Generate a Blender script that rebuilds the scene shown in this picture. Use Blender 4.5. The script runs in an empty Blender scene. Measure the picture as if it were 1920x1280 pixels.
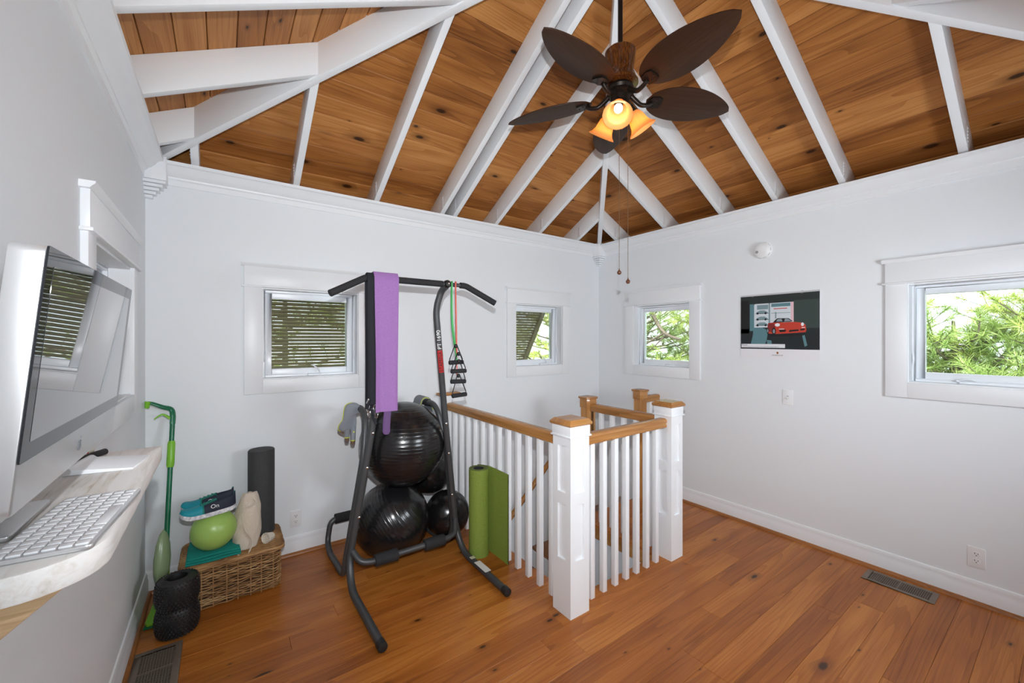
import bpy, bmesh, math, random
from math import sin, cos, pi, radians, sqrt, atan2
from mathutils import Vector, Matrix
import numpy as np
random.seed(7)
sc = bpy.context.scene
COL = sc.collection

# ------------------------------------------------------------------ camera, world, light, exposure
EYE = 1.50
cam = bpy.data.cameras.new('camera'); cam.sensor_width = 36.0; cam.lens = 36.0 * 762.0 / 1920.0
cam.shift_y = -4.0 / 1920.0; cam.clip_start = 0.02; cam.clip_end = 200
co = bpy.data.objects.new('camera', cam); COL.objects.link(co)
YAW = atan2(960 - 417, 762.0)
co.location = (0, 0, EYE); co.rotation_euler = (pi / 2, 0, -YAW); sc.camera = co

w = bpy.data.worlds.new('sky'); sc.world = w; w.use_nodes = True
wn = w.node_tree.nodes; wn['Background'].inputs[0].default_value = (0.86, 0.93, 1.0, 1); wn['Background'].inputs[1].default_value = 3.4

def add_light(name, kind, loc, energy, color=(1, 1, 1), direction=None, **kw):
    l = bpy.data.lights.new(name, kind); l.energy = energy; l.color = color
    for k, v in kw.items(): setattr(l, k, v)
    o = bpy.data.objects.new(name, l); COL.objects.link(o); o.location = loc
    if direction: o.rotation_euler = Vector(direction).to_track_quat('-Z', 'Y').to_euler()
    return o
add_light('sun', 'SUN', (-6, -6, 12), 7.0, (1.0, 0.96, 0.88), (0.42, 0.55, -0.72), angle=radians(0.6))
# the camera's own flash, a hand's breadth above the lens
add_light('camera_flash', 'SPOT', (0.015, 0.0, EYE + 0.19), 185.0, (0.95, 0.975, 1.0), (sin(YAW), cos(YAW), 0.04), shadow_soft_size=0.012, spot_size=radians(128), spot_blend=1.0)
# added area fills in the made-up windows of the unseen back wall
for xx, ww, en in ((0.40, 0.40, 6.0), (2.20, 0.78, 27.0)):
    add_light('added_back_fill', 'AREA', (xx, -0.490, 1.5375), en, (0.86, 0.935, 1.0), (0, 1, 0), shape='RECTANGLE', size=ww, size_y=0.60)
sc.view_settings.view_transform = 'Standard'; sc.view_settings.look = 'None'
sc.view_settings.exposure = 0.06; sc.view_settings.gamma = 1.0; sc.view_settings.use_curve_mapping = False
sc.cycles.max_bounces = 9; sc.cycles.diffuse_bounces = 8; sc.cycles.glossy_bounces = 3; sc.cycles.transmission_bounces = 4; sc.cycles.transparent_max_bounces = 8
sc.cycles.use_adaptive_sampling = True; sc.cycles.adaptive_threshold = 0.14; sc.cycles.adaptive_min_samples = 16
sc.cycles.caustics_reflective = False; sc.cycles.caustics_refractive = False; sc.cycles.sample_clamp_indirect = 8

# ------------------------------------------------------------------ materials
MATS = {}
def mat(name, color, rough=0.5, metal=0.0, spec=0.5, **kw):
    if name in MATS: return MATS[name]
    m = bpy.data.materials.new(name); m.use_nodes = True
    b = m.node_tree.nodes['Principled BSDF']
    b.inputs['Base Color'].default_value = (*color, 1); b.inputs['Roughness'].default_value = rough
    b.inputs['Metallic'].default_value = metal; b.inputs['Specular IOR Level'].default_value = spec
    for k, v in kw.items(): b.inputs[k].default_value = v
    MATS[name] = m; return m
def nd(m, t, **props):
    n = m.node_tree.nodes.new(t)
    for k, v in props.items(): setattr(n, k, v)
    return n
def lk(m, a, b): m.node_tree.links.new(a, b)
def bump(m, height, strength=0.3, dist=0.002):
    b = nd(m, 'ShaderNodeBump'); b.inputs['Strength'].default_value = strength; b.inputs['Distance'].default_value = dist
    lk(m, height, b.inputs['Height']); lk(m, b.outputs[0], m.node_tree.nodes['Principled BSDF'].inputs['Normal'])
def ramp(m, src, stops):
    r = nd(m, 'ShaderNodeValToRGB'); e = r.color_ramp.elements
    while len(e) < len(stops): e.new(0.5)
    for el, (p, c) in zip(e, stops): el.position = p; el.color = (*c, 1)
    lk(m, src, r.inputs[0]); return r.outputs[0]
def math_n(m, op, a, b=None, c=None):
    n = nd(m, 'ShaderNodeMath', operation=op)
    for i, v in enumerate((a, b, c)):
        if v is None: continue
        if isinstance(v, (int, float)): n.inputs[i].default_value = v
        else: lk(m, v, n.inputs[i])
    return n.outputs[0]
def mixc(m, fac, a, b, mode='MIX'):
    n = nd(m, 'ShaderNodeMix', data_type='RGBA', blend_type=mode)
    if isinstance(fac, (int, float)): n.inputs[0].default_value = fac
    else: lk(m, fac, n.inputs[0])
    for i, v in ((6, a), (7, b)):
        if isinstance(v, tuple): n.inputs[i].default_value = (*v, 1)
        else: lk(m, v, n.inputs[i])
    return n.outputs[2]
def vec_scaled(m, scale, rnd=True):
    tc = nd(m, 'ShaderNodeTexCoord'); mp = nd(m, 'ShaderNodeMapping')
    mp.inputs['Scale'].default_value = scale
    src = tc.outputs['Object']
    if rnd:
        oi = nd(m, 'ShaderNodeObjectInfo'); a = nd(m, 'ShaderNodeVectorMath', operation='ADD')
        cb = nd(m, 'ShaderNodeCombineXYZ')
        lk(m, math_n(m, 'MULTIPLY', oi.outputs['Random'], 37.0), cb.inputs[0])
        lk(m, math_n(m, 'MULTIPLY', oi.outputs['Random'], 91.0), cb.inputs[1])
        lk(m, src, a.inputs[0]); lk(m, cb.outputs[0], a.inputs[1]); src = a.outputs[0]
    lk(m, src, mp.inputs[0]); return mp.outputs[0]
def noise(m, vec, scale, detail=3, rough=0.5, dist=0.0):
    n = nd(m, 'ShaderNodeTexNoise'); n.inputs['Scale'].default_value = scale; n.inputs['Detail'].default_value = detail
    n.inputs['Roughness'].default_value = rough; n.inputs['Distortion'].default_value = dist
    lk(m, vec, n.inputs['Vector']); return n.outputs['Fac']
def wood(name, dark, mid, light, rough=0.35, knots=1.0, ring=40.0, var=0.35, spec=0.5, figure=0.17):
    """boards whose grain runs along the object's own x axis"""
    m = mat(name, mid, rough, spec=spec); b = m.node_tree.nodes['Principled BSDF']
    base = vec_scaled(m, (1, 1, 1))
    def sc_(x, y):
        n = nd(m, 'ShaderNodeVectorMath', operation='MULTIPLY'); lk(m, base, n.inputs[0]); n.inputs[1].default_value = (x, y, y); return n.outputs[0]
    n1 = noise(m, sc_(0.45, 7.5), 1.0, 1.0, 0.4)
    saw = math_n(m, 'FRACT', math_n(m, 'MULTIPLY', n1, ring))
    rings = math_n(m, 'POWER', saw, 2.0)
    fine = noise(m, sc_(5.0, 190.0), 1.0, 1.5)
    big = noise(m, sc_(1.2, 6.0), 1.3, 1.0)
    t = math_n(m, 'MULTIPLY_ADD', rings, figure, math_n(m, 'MULTIPLY', fine, 0.33))
    t = math_n(m, 'MULTIPLY_ADD', big, 0.50, t)
    oi = nd(m, 'ShaderNodeObjectInfo')
    t = math_n(m, 'MULTIPLY_ADD', math_n(m, 'SUBTRACT', oi.outputs['Random'], 0.5), var, t)
    c = ramp(m, t, [(0.20, light), (0.46, mid), (0.80, dark)])
    if knots:
        v = nd(m, 'ShaderNodeTexVoronoi', voronoi_dimensions='2D'); v.inputs['Scale'].default_value = 1.0
        wv = nd(m, 'ShaderNodeVectorMath', operation='ADD'); lk(m, sc_(2.6, 6.5), wv.inputs[0])
        cb = nd(m, 'ShaderNodeCombineXYZ'); lk(m, math_n(m, 'MULTIPLY', fine, 0.03), cb.inputs[0]); lk(m, math_n(m, 'MULTIPLY', big, 0.2), cb.inputs[1]); lk(m, cb.outputs[0], wv.inputs[1])
        lk(m, wv.outputs[0], v.inputs['Vector'])
        sepc = nd(m, 'ShaderNodeSeparateColor'); lk(m, v.outputs['Color'], sepc.inputs[0])
        size = math_n(m, 'MULTIPLY', math_n(m, 'MAXIMUM', math_n(m, 'SUBTRACT', sepc.outputs[0], 0.62), 0.0), 0.26 * knots)
        k = math_n(m, 'DIVIDE', v.outputs['Distance'], math_n(m, 'ADD', size, 0.0001))
        kf = nd(m, 'ShaderNodeMapRange', interpolation_type='SMOOTHSTEP'); lk(m, k, kf.inputs[0])
        kf.inputs[1].default_value = 0.55; kf.inputs[2].default_value = 1.25; kf.inputs[3].default_value = 0.92; kf.inputs[4].default_value = 0.0
        halo = nd(m, 'ShaderNodeMapRange', interpolation_type='SMOOTHSTEP'); lk(m, k, halo.inputs[0])
        halo.inputs[1].default_value = 1.0; halo.inputs[2].default_value = 3.4; halo.inputs[3].default_value = 0.5; halo.inputs[4].default_value = 0.0
        c = mixc(m, halo.outputs[0], c, tuple(x * 0.75 for x in dark))
        c = mixc(m, kf.outputs[0], c, tuple(x * 0.14 for x in dark))
    lk(m, c, b.inputs['Base Color'])
    return m
def speckle(m, dark, light, scale, strength=0.3, dist=0.002, sc3=(1, 1, 1)):
    v = vec_scaled(m, sc3, False); f = noise(m, v, scale, 3)
    lk(m, ramp(m, f, [(0.3, dark), (0.7, light)]), m.node_tree.nodes['Principled BSDF'].inputs['Base Color'])
    bump(m, f, strength, dist); return m

WALL = mat('wall_paint', (0.79, 0.822, 0.848), 0.75, spec=0.25)
v_ = vec_scaled(WALL, (1, 1, 1), False); bump(WALL, noise(WALL, v_, 260, 2), 0.06, 0.001)
TRIM = mat('trim_paint', (0.82, 0.842, 0.865), 0.38)
RAFT = mat('rafter_paint', (0.81, 0.832, 0.855), 0.5)
v_ = vec_scaled(RAFT, (6, 90, 90)); bump(RAFT, noise(RAFT, v_, 1.0, 3), 0.1, 0.001)
VINYL = mat('vinyl_white', (0.82, 0.86, 0.90), 0.3)
FLOORW = wood('floor_pine', (0.19, 0.050, 0.007), (0.36, 0.112, 0.016), (0.51, 0.195, 0.037), rough=0.30, ring=13, var=0.22, spec=0.35)
CEILW = wood('ceiling_cedar', (0.17, 0.054, 0.011), (0.38, 0.146, 0.034), (0.53, 0.24, 0.072), rough=0.5, knots=1.1, ring=13, var=0.34, spec=0.3)
RAILW = wood('rail_oak', (0.22, 0.085, 0.018), (0.42, 0.19, 0.055), (0.55, 0.28, 0.09), rough=0.25, knots=0, ring=12, var=0.1)
SHOE = wood('shoe_mould', (0.20, 0.07, 0.02), (0.36, 0.14, 0.04), (0.48, 0.21, 0.07), rough=0.3, knots=0)
DARKGAP = mat('shadow_gap', (0.035, 0.02, 0.012), 0.9)
DESKW = mat('whitewashed_board', (0.72, 0.68, 0.62), 0.6)
f_ = noise(DESKW, vec_scaled(DESKW, (60, 5, 60), False), 1.0, 5, 0.65, 0.6)
f2_ = noise(DESKW, vec_scaled(DESKW, (14, 3, 14), False), 1.0, 3)
t_ = math_n(DESKW, 'ADD', math_n(DESKW, 'MULTIPLY', f_, 0.6), math_n(DESKW, 'MULTIPLY', f2_, 0.4))
lk(DESKW, ramp(DESKW, t_, [(0.30, (0.34, 0.25, 0.16)), (0.41, (0.74, 0.70, 0.64)), (0.54, (0.86, 0.85, 0.83))]), DESKW.node_tree.nodes['Principled BSDF'].inputs['Base Color'])
bump(DESKW, t_, 0.5, 0.003)
BRACKW = wood('bracket_pine', (0.45, 0.28, 0.14), (0.66, 0.47, 0.27), (0.78, 0.62, 0.42), knots=0)
ALU = mat('aluminium', (0.74, 0.75, 0.76), 0.32, 0.75)
GLASSBLK = mat('screen_glass', (0.012, 0.013, 0.016), 0.03, spec=0.5)
SCREEN = mat('screen_panel', (0.045, 0.047, 0.052), 0.03, spec=0.9, **{'Coat Weight': 1.0, 'Coat Roughness': 0.0, 'Coat IOR': 1.7})
KEYW = mat('key_white', (0.85, 0.87, 0.90), 0.4)
BLACKRUB = mat('black_rubber', (0.012, 0.012, 0.013), 0.45)
FOAM = mat('black_foam', (0.018, 0.018, 0.020), 0.85); bump(FOAM, noise(FOAM, vec_scaled(FOAM, (1, 1, 1), False), 500, 2), 0.3, 0.001)
STEEL = mat('charcoal_steel', (0.075, 0.078, 0.082), 0.42, 0.35)
CHROME = mat('chrome', (0.8, 0.8, 0.82), 0.15, 1.0)
BALLM = mat('ball_black', (0.010, 0.0095, 0.0105), 0.22, spec=0.6)
_v = nd(BALLM, 'ShaderNodeTexCoord'); _s = nd(BALLM, 'ShaderNodeSeparateXYZ'); lk(BALLM, _v.outputs['Object'], _s.inputs[0])
bump(BALLM, math_n(BALLM, 'POWER', math_n(BALLM, 'ABSOLUTE', math_n(BALLM, 'SINE', math_n(BALLM, 'MULTIPLY', _s.outputs[2], 150.0))), 8.0), 0.35, 0.002)
GREENBALL = mat('lime_ball', (0.33, 0.52, 0.12), 0.32)
MATGREEN = speckle(mat('yoga_mat_green', (0.22, 0.32, 0.045), 0.8), (0.19, 0.27, 0.035), (0.25, 0.35, 0.06), 180, 0.4)
MATBLACK = mat('yoga_mat_black', (0.02, 0.02, 0.022), 0.85)
MOPD = mat('mop_dark_green', (0.003, 0.14, 0.06), 0.3)
MOPL = mat('mop_lime', (0.20, 0.52, 0.03), 0.35)
MOPB = mat('mop_bottle', (0.42, 0.56, 0.30), 0.25, **{'Transmission Weight': 0.45})
TEAL = speckle(mat('teal_towel', (0.0, 0.22, 0.18), 0.95), (0.0, 0.17, 0.14), (0.005, 0.26, 0.21), 300, 0.6)
CANVAS = speckle(mat('canvas', (0.62, 0.54, 0.44), 0.95), (0.55, 0.47, 0.37), (0.68, 0.60, 0.50), 260, 0.5)
CREAM = mat('cream_paper', (0.72, 0.66, 0.56), 0.8)
ROLLER = speckle(mat('foam_roller', (0.03, 0.03, 0.03), 0.75), (0.018, 0.018, 0.019), (0.055, 0.055, 0.055), 420, 0.6)
WICKER = mat('wicker', (0.4, 0.22, 0.08), 0.55)
lk(WICKER, ramp(WICKER, noise(WICKER, vec_scaled(WICKER, (3, 3, 60), False), 1.6, 3), [(0.32, (0.14, 0.06, 0.02)), (0.5, (0.36, 0.19, 0.07)), (0.68, (0.60, 0.40, 0.19))]), WICKER.node_tree.nodes['Principled BSDF'].inputs['Base Color'])
WDARK = mat('wicker_inside', (0.06, 0.03, 0.012), 0.9)
PURPLE = speckle(mat('purple_cloth', (0.30, 0.145, 0.38), 0.85), (0.27, 0.13, 0.35), (0.33, 0.165, 0.42), 220, 0.4)
PURPLE2 = mat('purple_strap', (0.12, 0.055, 0.17), 0.7)
NAVYBLK = mat('black_webbing', (0.010, 0.011, 0.017), 0.85)
GREYFAB = speckle(mat('grey_knit', (0.23, 0.25, 0.28), 0.95), (0.19, 0.21, 0.24), (0.27, 0.29, 0.32), 400, 0.5)
LIME = mat('lime_piping', (0.55, 0.60, 0.06), 0.7)
TUBEG = mat('green_tubing', (0.05, 0.42, 0.10), 0.35); TUBER = mat('red_tubing', (0.62, 0.09, 0.06), 0.35)
BRONZE = mat('fan_bronze', (0.020, 0.014, 0.011), 0.35, 0.6)
BLADEM = wood('fan_blade', (0.018, 0.007, 0.003), (0.036, 0.014, 0.006), (0.056, 0.024, 0.010), rough=0.5, spec=0.25, knots=0, ring=14, var=0.0)
AMBERH = mat('fan_housing', (0.12, 0.035, 0.006), 0.2)
_f = noise(AMBERH, vec_scaled(AMBERH, (240, 240, 2), False), 1.0, 1)
lk(AMBERH, ramp(AMBERH, _f, [(0.30, (0.03, 0.009, 0.003)), (0.75, (0.15, 0.045, 0.008))]), AMBERH.node_tree.nodes['Principled BSDF'].inputs['Base Color'])
BULB = bpy.data.materials.new('bulb_glow'); BULB.use_nodes = True
_b = BULB.node_tree.nodes['Principled BSDF']; _b.inputs['Emission Color'].default_value = (1.0, 0.82, 0.55, 1); _b.inputs['Emission Strength'].default_value = 4.0
SHADE = bpy.data.materials.new('amber_glass'); SHADE.use_nodes = True
_n = SHADE.node_tree; _p = _n.nodes['Principled BSDF']; _p.inputs['Base Color'].default_value = (0.80, 0.50, 0.22, 1); _p.inputs['Roughness'].default_value = 0.3
_t = _n.nodes.new('ShaderNodeBsdfTranslucent'); _t.inputs[0].default_value = (0.90, 0.52, 0.20, 1)
_m = _n.nodes.new('ShaderNodeMixShader'); _m.inputs[0].default_value = 0.6
_n.links.new(_p.outputs[0], _m.inputs[1]); _n.links.new(_t.outputs[0], _m.inputs[2]); _n.links.new(_m.outputs[0], _n.nodes['Material Output'].inputs[0])
PANE = bpy.data.materials.new('window_pane'); PANE.use_nodes = True
_n = PANE.node_tree; _n.nodes.remove(_n.nodes['Principled BSDF'])
_tr = _n.nodes.new('ShaderNodeBsdfTransparent'); _tr.inputs[0].default_value = (0.93, 0.96, 0.95, 1)
_gl = _n.nodes.new('ShaderNodeBsdfGlossy'); _gl.inputs['Roughness'].default_value = 0.01
_fr = _n.nodes.new('ShaderNodeFresnel'); _fr.inputs[0].default_value = 1.35; _m = _n.nodes.new('ShaderNodeMixShader')
for a, b in ((_fr.outputs[0], _m.inputs[0]), (_tr.outputs[0], _m.inputs[1]), (_gl.outputs[0], _m.inputs[2]), (_m.outputs[0], _n.nodes['Material Output'].inputs[0])): _n.links.new(a, b)
SHUTM = mat('shutter_brown', (0.15, 0.110, 0.070), 0.6)
VENTM = mat('vent_taupe', (0.20, 0.16, 0.125), 0.45, 0.3); VENTD = mat('vent_dark', (0.02, 0.018, 0.016), 0.8)
PLASTIC = mat('white_plastic', (0.82, 0.83, 0.84), 0.35); SLOT = mat('slot_dark', (0.05, 0.05, 0.05), 0.6)
STAIRW = wood('stair_tread', (0.12, 0.04, 0.01), (0.28, 0.105, 0.03), (0.40, 0.17, 0.055), rough=0.3, knots=0)
WELLP = mat('well_paint', (0.72, 0.735, 0.76), 0.75)
BARK = speckle(mat('bark', (0.16, 0.12, 0.09), 0.9), (0.09, 0.065, 0.05), (0.24, 0.19, 0.15), 30, 0.6, 0.01)
def needle_mat(name, a, b):
    m = mat(name, a, 0.5); f = noise(m, vec_scaled(m, (1, 1, 1), False), 3.0, 2)
    lk(m, ramp(m, f, [(0.35, a), (0.65, b)]), m.node_tree.nodes['Principled BSDF'].inputs['Base Color'])
    m.node_tree.nodes['Principled BSDF'].inputs['Subsurface Weight'].default_value = 0.0
    return m
NEEDLE = needle_mat('needles_yellowgreen', (0.36, 0.47, 0.09), (0.64, 0.70, 0.22))
NEEDLE2 = needle_mat('needles_green', (0.26, 0.38, 0.10), (0.46, 0.57, 0.18))

# ------------------------------------------------------------------ mesh helpers (everything is written in room coordinates)
WM = {}
class MB:
    def __init__(s): s.v = []; s.f = []; s.mi = []
    def add(s, vs, fs, mi=0):
        o = len(s.v); s.v += [Vector(p) for p in vs]; s.f += [[i + o for i in f] for f in fs]; s.mi += [mi] * len(fs); return s
    def hexa(s, p, mi=0):   # 8 points: bottom ring 0-3, top ring 4-7
        return s.add(p, [(3, 2, 1, 0), (4, 5, 6, 7), (0, 1, 5, 4), (1, 2, 6, 5), (2, 3, 7, 6), (3, 0, 4, 7)], mi)
    def box(s, x0, x1, y0, y1, z0, z1, mi=0):
        return s.hexa([(x0, y0, z0), (x1, y0, z0), (x1, y1, z0), (x0, y1, z0), (x0, y0, z1), (x1, y0, z1), (x1, y1, z1), (x0, y1, z1)], mi)
    def obox(s, M, sx, sy, sz, mi=0):   # box centred in the frame M
        p = [(-1, -1, -1), (1, -1, -1), (1, 1, -1), (-1, 1, -1), (-1, -1, 1), (1, -1, 1), (1, 1, 1), (-1, 1, 1)]
        return s.hexa([M @ Vector((a * sx / 2, b * sy / 2, c * sz / 2)) for a, b, c in p], mi)
    def prism(s, poly, M, t0, t1, mi=0):   # polygon in the xy plane of M, extruded along its z
        n = len(poly)
        vs = [M @ Vector((x, y, t0)) for x, y in poly] + [M @ Vector((x, y, t1)) for x, y in poly]
        fs = [tuple(range(n - 1, -1, -1)), tuple(range(n, 2 * n))] + [(i, (i + 1) % n, n + (i + 1) % n, n + i) for i in range(n)]
        return s.add(vs, fs, mi)
    def extrude(s, prof, p0, p1, u, v, mi=0):   # profile in (u, v) carried from p0 to p1
        u, v, p0, p1 = Vector(u), Vector(v), Vector(p0), Vector(p1); n = len(prof)
        vs = [p0 + u * a + v * b for a, b in prof] + [p1 + u * a + v * b for a, b in prof]
        fs = [tuple(range(n)), tuple(range(2 * n - 1, n - 1, -1))] + [(i, n + i, n + (i + 1) % n, (i + 1) % n) for i in range(n)]
        return s.add(vs, fs, mi)
    def lathe(s, prof, M=Matrix(), seg=32, mi=0, arc=2 * pi, closed_ends=True):
        full = abs(arc - 2 * pi) < 1e-6; n = seg if full else seg + 1; vs = []; fs = []
        for r, z in prof:
            for k in range(n):
                a = arc * k / seg; vs.append(M @ Vector((r * cos(a), r * sin(a), z)))
        for i in range(len(prof) - 1):
            for k in range(seg):
                k2 = (k + 1) % n; fs.append((i * n + k, i * n + k2, (i + 1) * n + k2, (i + 1) * n + k))
        if full and closed_ends:
            if prof[0][0] > 1e-6: fs.append(tuple(range(n - 1, -1, -1)))
            if prof[-1][0] > 1e-6: fs.append(tuple((len(prof) - 1) * n + k for k in range(n)))
        return s.add(vs, fs, mi)
    def tube(s, path, r, seg=10, closed=False, cap=True, mi=0, sx=1.0):
        P = [Vector(p) for p in path]; n = len(P); rr = r if isinstance(r, (list, tuple)) else [r] * n
        T = []
        for i in range(n):
            a = P[(i - 1) % n] if (closed or i) else P[0]; b = P[(i + 1) % n] if (closed or i < n - 1) else P[-1]
            T.append((b - a).normalized() if (b - a).length > 1e-9 else Vector((0, 0, 1)))
        nrm = T[0].orthogonal().normalized(); vs = []; fs = []
        for i in range(n):
            nrm = nrm - T[i] * nrm.dot(T[i]); nrm = nrm.normalized() if nrm.length > 1e-6 else T[i].orthogonal().normalized(); bn = T[i].cross(nrm)
            for k in range(seg):
                a = 2 * pi * k / seg; vs.append(P[i] + nrm * (rr[i] * cos(a)) + bn * (rr[i] * sx * sin(a)))
        m = n if closed else n - 1
        for i in range(m):
            j = (i + 1) % n
            for k in range(seg):
                k2 = (k + 1) % seg; fs.append((i * seg + k, i * seg + k2, j * seg + k2, j * seg + k))
        if cap and not closed: fs += [tuple(range(seg - 1, -1, -1)), tuple((n - 1) * seg + k for k in range(seg))]
        return s.add(vs, fs, mi)
    def ball(s, c, r, seg=32, rings=18, sq=(1, 1, 1), mi=0, M=None):
        M = M or Matrix.Translation(c); vs = []; fs = []
        for i in range(rings + 1):
            t = pi * i / rings
            for k in range(seg):
                a = 2 * pi * k / seg; vs.append(M @ Vector((r * sq[0] * sin(t) * cos(a), r * sq[1] * sin(t) * sin(a), -r * sq[2] * cos(t))))
        for i in range(rings):
            for k in range(seg):
                k2 = (k + 1) % seg; fs.append((i * seg + k, i * seg + k2, (i + 1) * seg + k2, (i + 1) * seg + k))
        return s.add(vs, fs, mi)
    def grid(s, fn, nu, nv, mi=0, thick=None):
        o = [[fn(i / nu, j / nv) for j in range(nv + 1)] for i in range(nu + 1)]
        vs = [p for row in o for p in row]; w_ = nv + 1
        return s.add(vs, [(i * w_ + j, (i + 1) * w_ + j, (i + 1) * w_ + j + 1, i * w_ + j + 1) for i in range(nu) for j in range(nv)], mi)
    def mesh(s, name, frame, mats, bev=0, smooth=True, angle=38, weld=True):
        me = bpy.data.meshes.new(name); inv = frame.inverted()
        me.from_pydata([tuple(inv @ p) for p in s.v], [], [tuple(f) for f in s.f])
        for m in mats: me.materials.append(m)
        me.polygons.foreach_set('material_index', s.mi)
        bm = bmesh.new(); bm.from_mesh(me)
        if weld: bmesh.ops.remove_doubles(bm, verts=bm.verts, dist=1e-6)
        bmesh.ops.recalc_face_normals(bm, faces=bm.faces)
        if bev:
            es = [e for e in bm.edges if len(e.link_faces) == 2 and e.calc_face_angle(0) > radians(50)]
            bmesh.ops.bevel(bm, geom=es, offset=bev, segments=2, profile=0.5, affect='EDGES', clamp_overlap=True)
        bm.to_mesh(me); bm.free()
        if smooth:
            me.polygons.foreach_set('use_smooth', [True] * len(me.polygons)); me.set_sharp_from_angle(angle=radians(angle))
        me.update(); return me
    def build(s, name, m, parent=None, frame=None, bev=0, smooth=True, angle=38, weld=True):
        if frame is None:
            lo = [min(p[i] for p in s.v) for i in range(3)]; hi = [max(p[i] for p in s.v) for i in range(3)]
            frame = Matrix.Translation([(a + b) / 2 for a, b in zip(lo, hi)])
        mats = m if isinstance(m, list) else [m]
        return link(bpy.data.objects.new(name, s.mesh(name, frame, mats, bev, smooth, angle, weld)), frame, parent)
def link(o, frame, parent=None):
    COL.objects.link(o); WM[o] = frame.copy()
    if parent is not None:
        o.parent = parent; o.matrix_parent_inverse = Matrix(); o.matrix_basis = WM[parent].inverted() @ frame
    else: o.matrix_basis = frame
    return o
def dup(o, frame, parent=None): return link(bpy.data.objects.new(o.name.split('.')[0], o.data), frame, parent)
def tag(o, label=None, cat=None, group=None, kind=None):
    for k, v in (('label', label), ('category', cat), ('group', group), ('kind', kind)):
        if v: o[k] = v
    return o
def thing(name, loc, label=None, cat=None, group=None, kind=None):
    o = bpy.data.objects.new(name, None); o.empty_display_size = 0.05
    link(o, Matrix.Translation(loc)); return tag(o, label, cat, group, kind)
def T(x, y, z): return Matrix.Translation((x, y, z))
def RZ(a): return Matrix.Rotation(a, 4, 'Z')
def frame_from(o, x, z):
    x = Vector(x).normalized(); z = Vector(z); z = (z - x * z.dot(x)).normalized(); y = z.cross(x)
    return Matrix(((x.x, y.x, z.x, o[0]), (x.y, y.y, z.y, o[1]), (x.z, y.z, z.z, o[2]), (0, 0, 0, 1)))
def smooth_path(pts, n=8):
    P = [Vector(p) for p in pts]; out = []
    for i in range(len(P) - 1):
        a, b, c, d = P[max(i - 1, 0)], P[i], P[i + 1], P[min(i + 2, len(P) - 1)]
        for k in range(n):
            t = k / n; out.append(0.5 * ((2 * b) + (c - a) * t + (2 * a - 5 * b + 4 * c - d) * t * t + (3 * b - a - 3 * c + d) * t ** 3))
    return out + [P[-1]]
def fillet(pts, rad, n=7):
    P = [Vector(p) for p in pts]; out = [P[0]]
    for i in range(1, len(P) - 1):
        a, b, c = P[i - 1], P[i], P[i + 1]; u = (a - b); v = (c - b); r = min(rad, u.length * 0.48, v.length * 0.48)
        s0 = b + u.normalized() * r; s1 = b + v.normalized() * r
        for k in range(n + 1):
            t = k / n; out.append(s0 * (1 - t) ** 2 + b * 2 * t * (1 - t) + s1 * t * t)
    return out + [P[-1]]
def text(body, size, frame, m, parent, name='lettering', ext=0.0003, align='CENTER', sx=1.0):
    c = bpy.data.curves.new(name, 'FONT'); c.body = body; c.size = size; c.extrude = ext; c.align_x = align; c.align_y = 'CENTER'; c.resolution_u = 3
    tmp = bpy.data.objects.new('tmp', c); me = bpy.data.meshes.new_from_object(tmp); bpy.data.objects.remove(tmp); bpy.data.curves.remove(c)
    me.materials.clear(); me.materials.append(m); me.transform(Matrix.Diagonal((sx, 1, 1, 1))); me.name = name
    return link(bpy.data.objects.new(name, me), frame, parent)

# ------------------------------------------------------------------ room dimensions
XC, XB, YA, YD = -0.37, 3.50, 3.205, -0.485
WT = 0.15; ZT = 2.548; EAVE = 0.40
YR = 1.36; RX0, RX1 = 1.475, 1.655; DMAX = YA - YR
def zl(d): return 2.53 + 0.5 * d          # underside of the rafters, d from the wall
def zc(d): return 2.705 + 0.5 * d         # underside of the boards
OX0, OX1, OX2, OY0, OY1 = 1.66, 2.47, XB, 1.72, 2.46   # stair opening
MAP = {'A': lambda u, w_, z: (u, YA + w_, z), 'B': lambda u, w_, z: (XB + w_, u, z), 'C': lambda u, w_, z: (XC - w_, u, z), 'D': lambda u, w_, z: (u, YD - w_, z)}
HOLES = {'A': [(0.213, 0.847), (2.315, 2.935)], 'B': [(2.085, 2.725), (0.0, 0.640)], 'C': [(1.95, 2.70)], 'D': [(0.19, 0.61), (1.80, 2.60)]}
HZ0, HZ1 = 1.225, 1.850
def lbox(mb, side, u0, u1, w0, w1, z0, z1, mi=0):
    f = MAP[side]; a = f(u0, w0, z0); b = f(u1, w1, z1)
    lo = [min(p, q) for p, q in zip(a, b)]; hi = [max(p, q) for p, q in zip(a, b)]
    return mb.box(lo[0], hi[0], lo[1], hi[1], lo[2], hi[2], mi)
def wall(side, name, u0, u1, zb):
    mb = MB(); cuts = sorted(HOLES[side]); us = [u0] + [x for h in cuts for x in h] + [u1]
    for i in range(len(us) - 1):
        if i % 2 == 0: lbox(mb, side, us[i], us[i + 1], 0, WT, zb, ZT)
        else: lbox(mb, side, us[i], us[i + 1], 0, WT, zb, HZ0); lbox(mb, side, us[i], us[i + 1], 0, WT, HZ1, ZT)
    return tag(mb.build(name, WALL, smooth=False), kind='structure')
wall('A', 'wall_far', XC - WT, XB + WT, -2.8); wall('B', 'wall_right', YD - WT, YA, -2.8)
wall('C', 'wall_left', YD - WT, YA, -0.2); wall('D', 'wall_back', XC, XB, -0.2)

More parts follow.
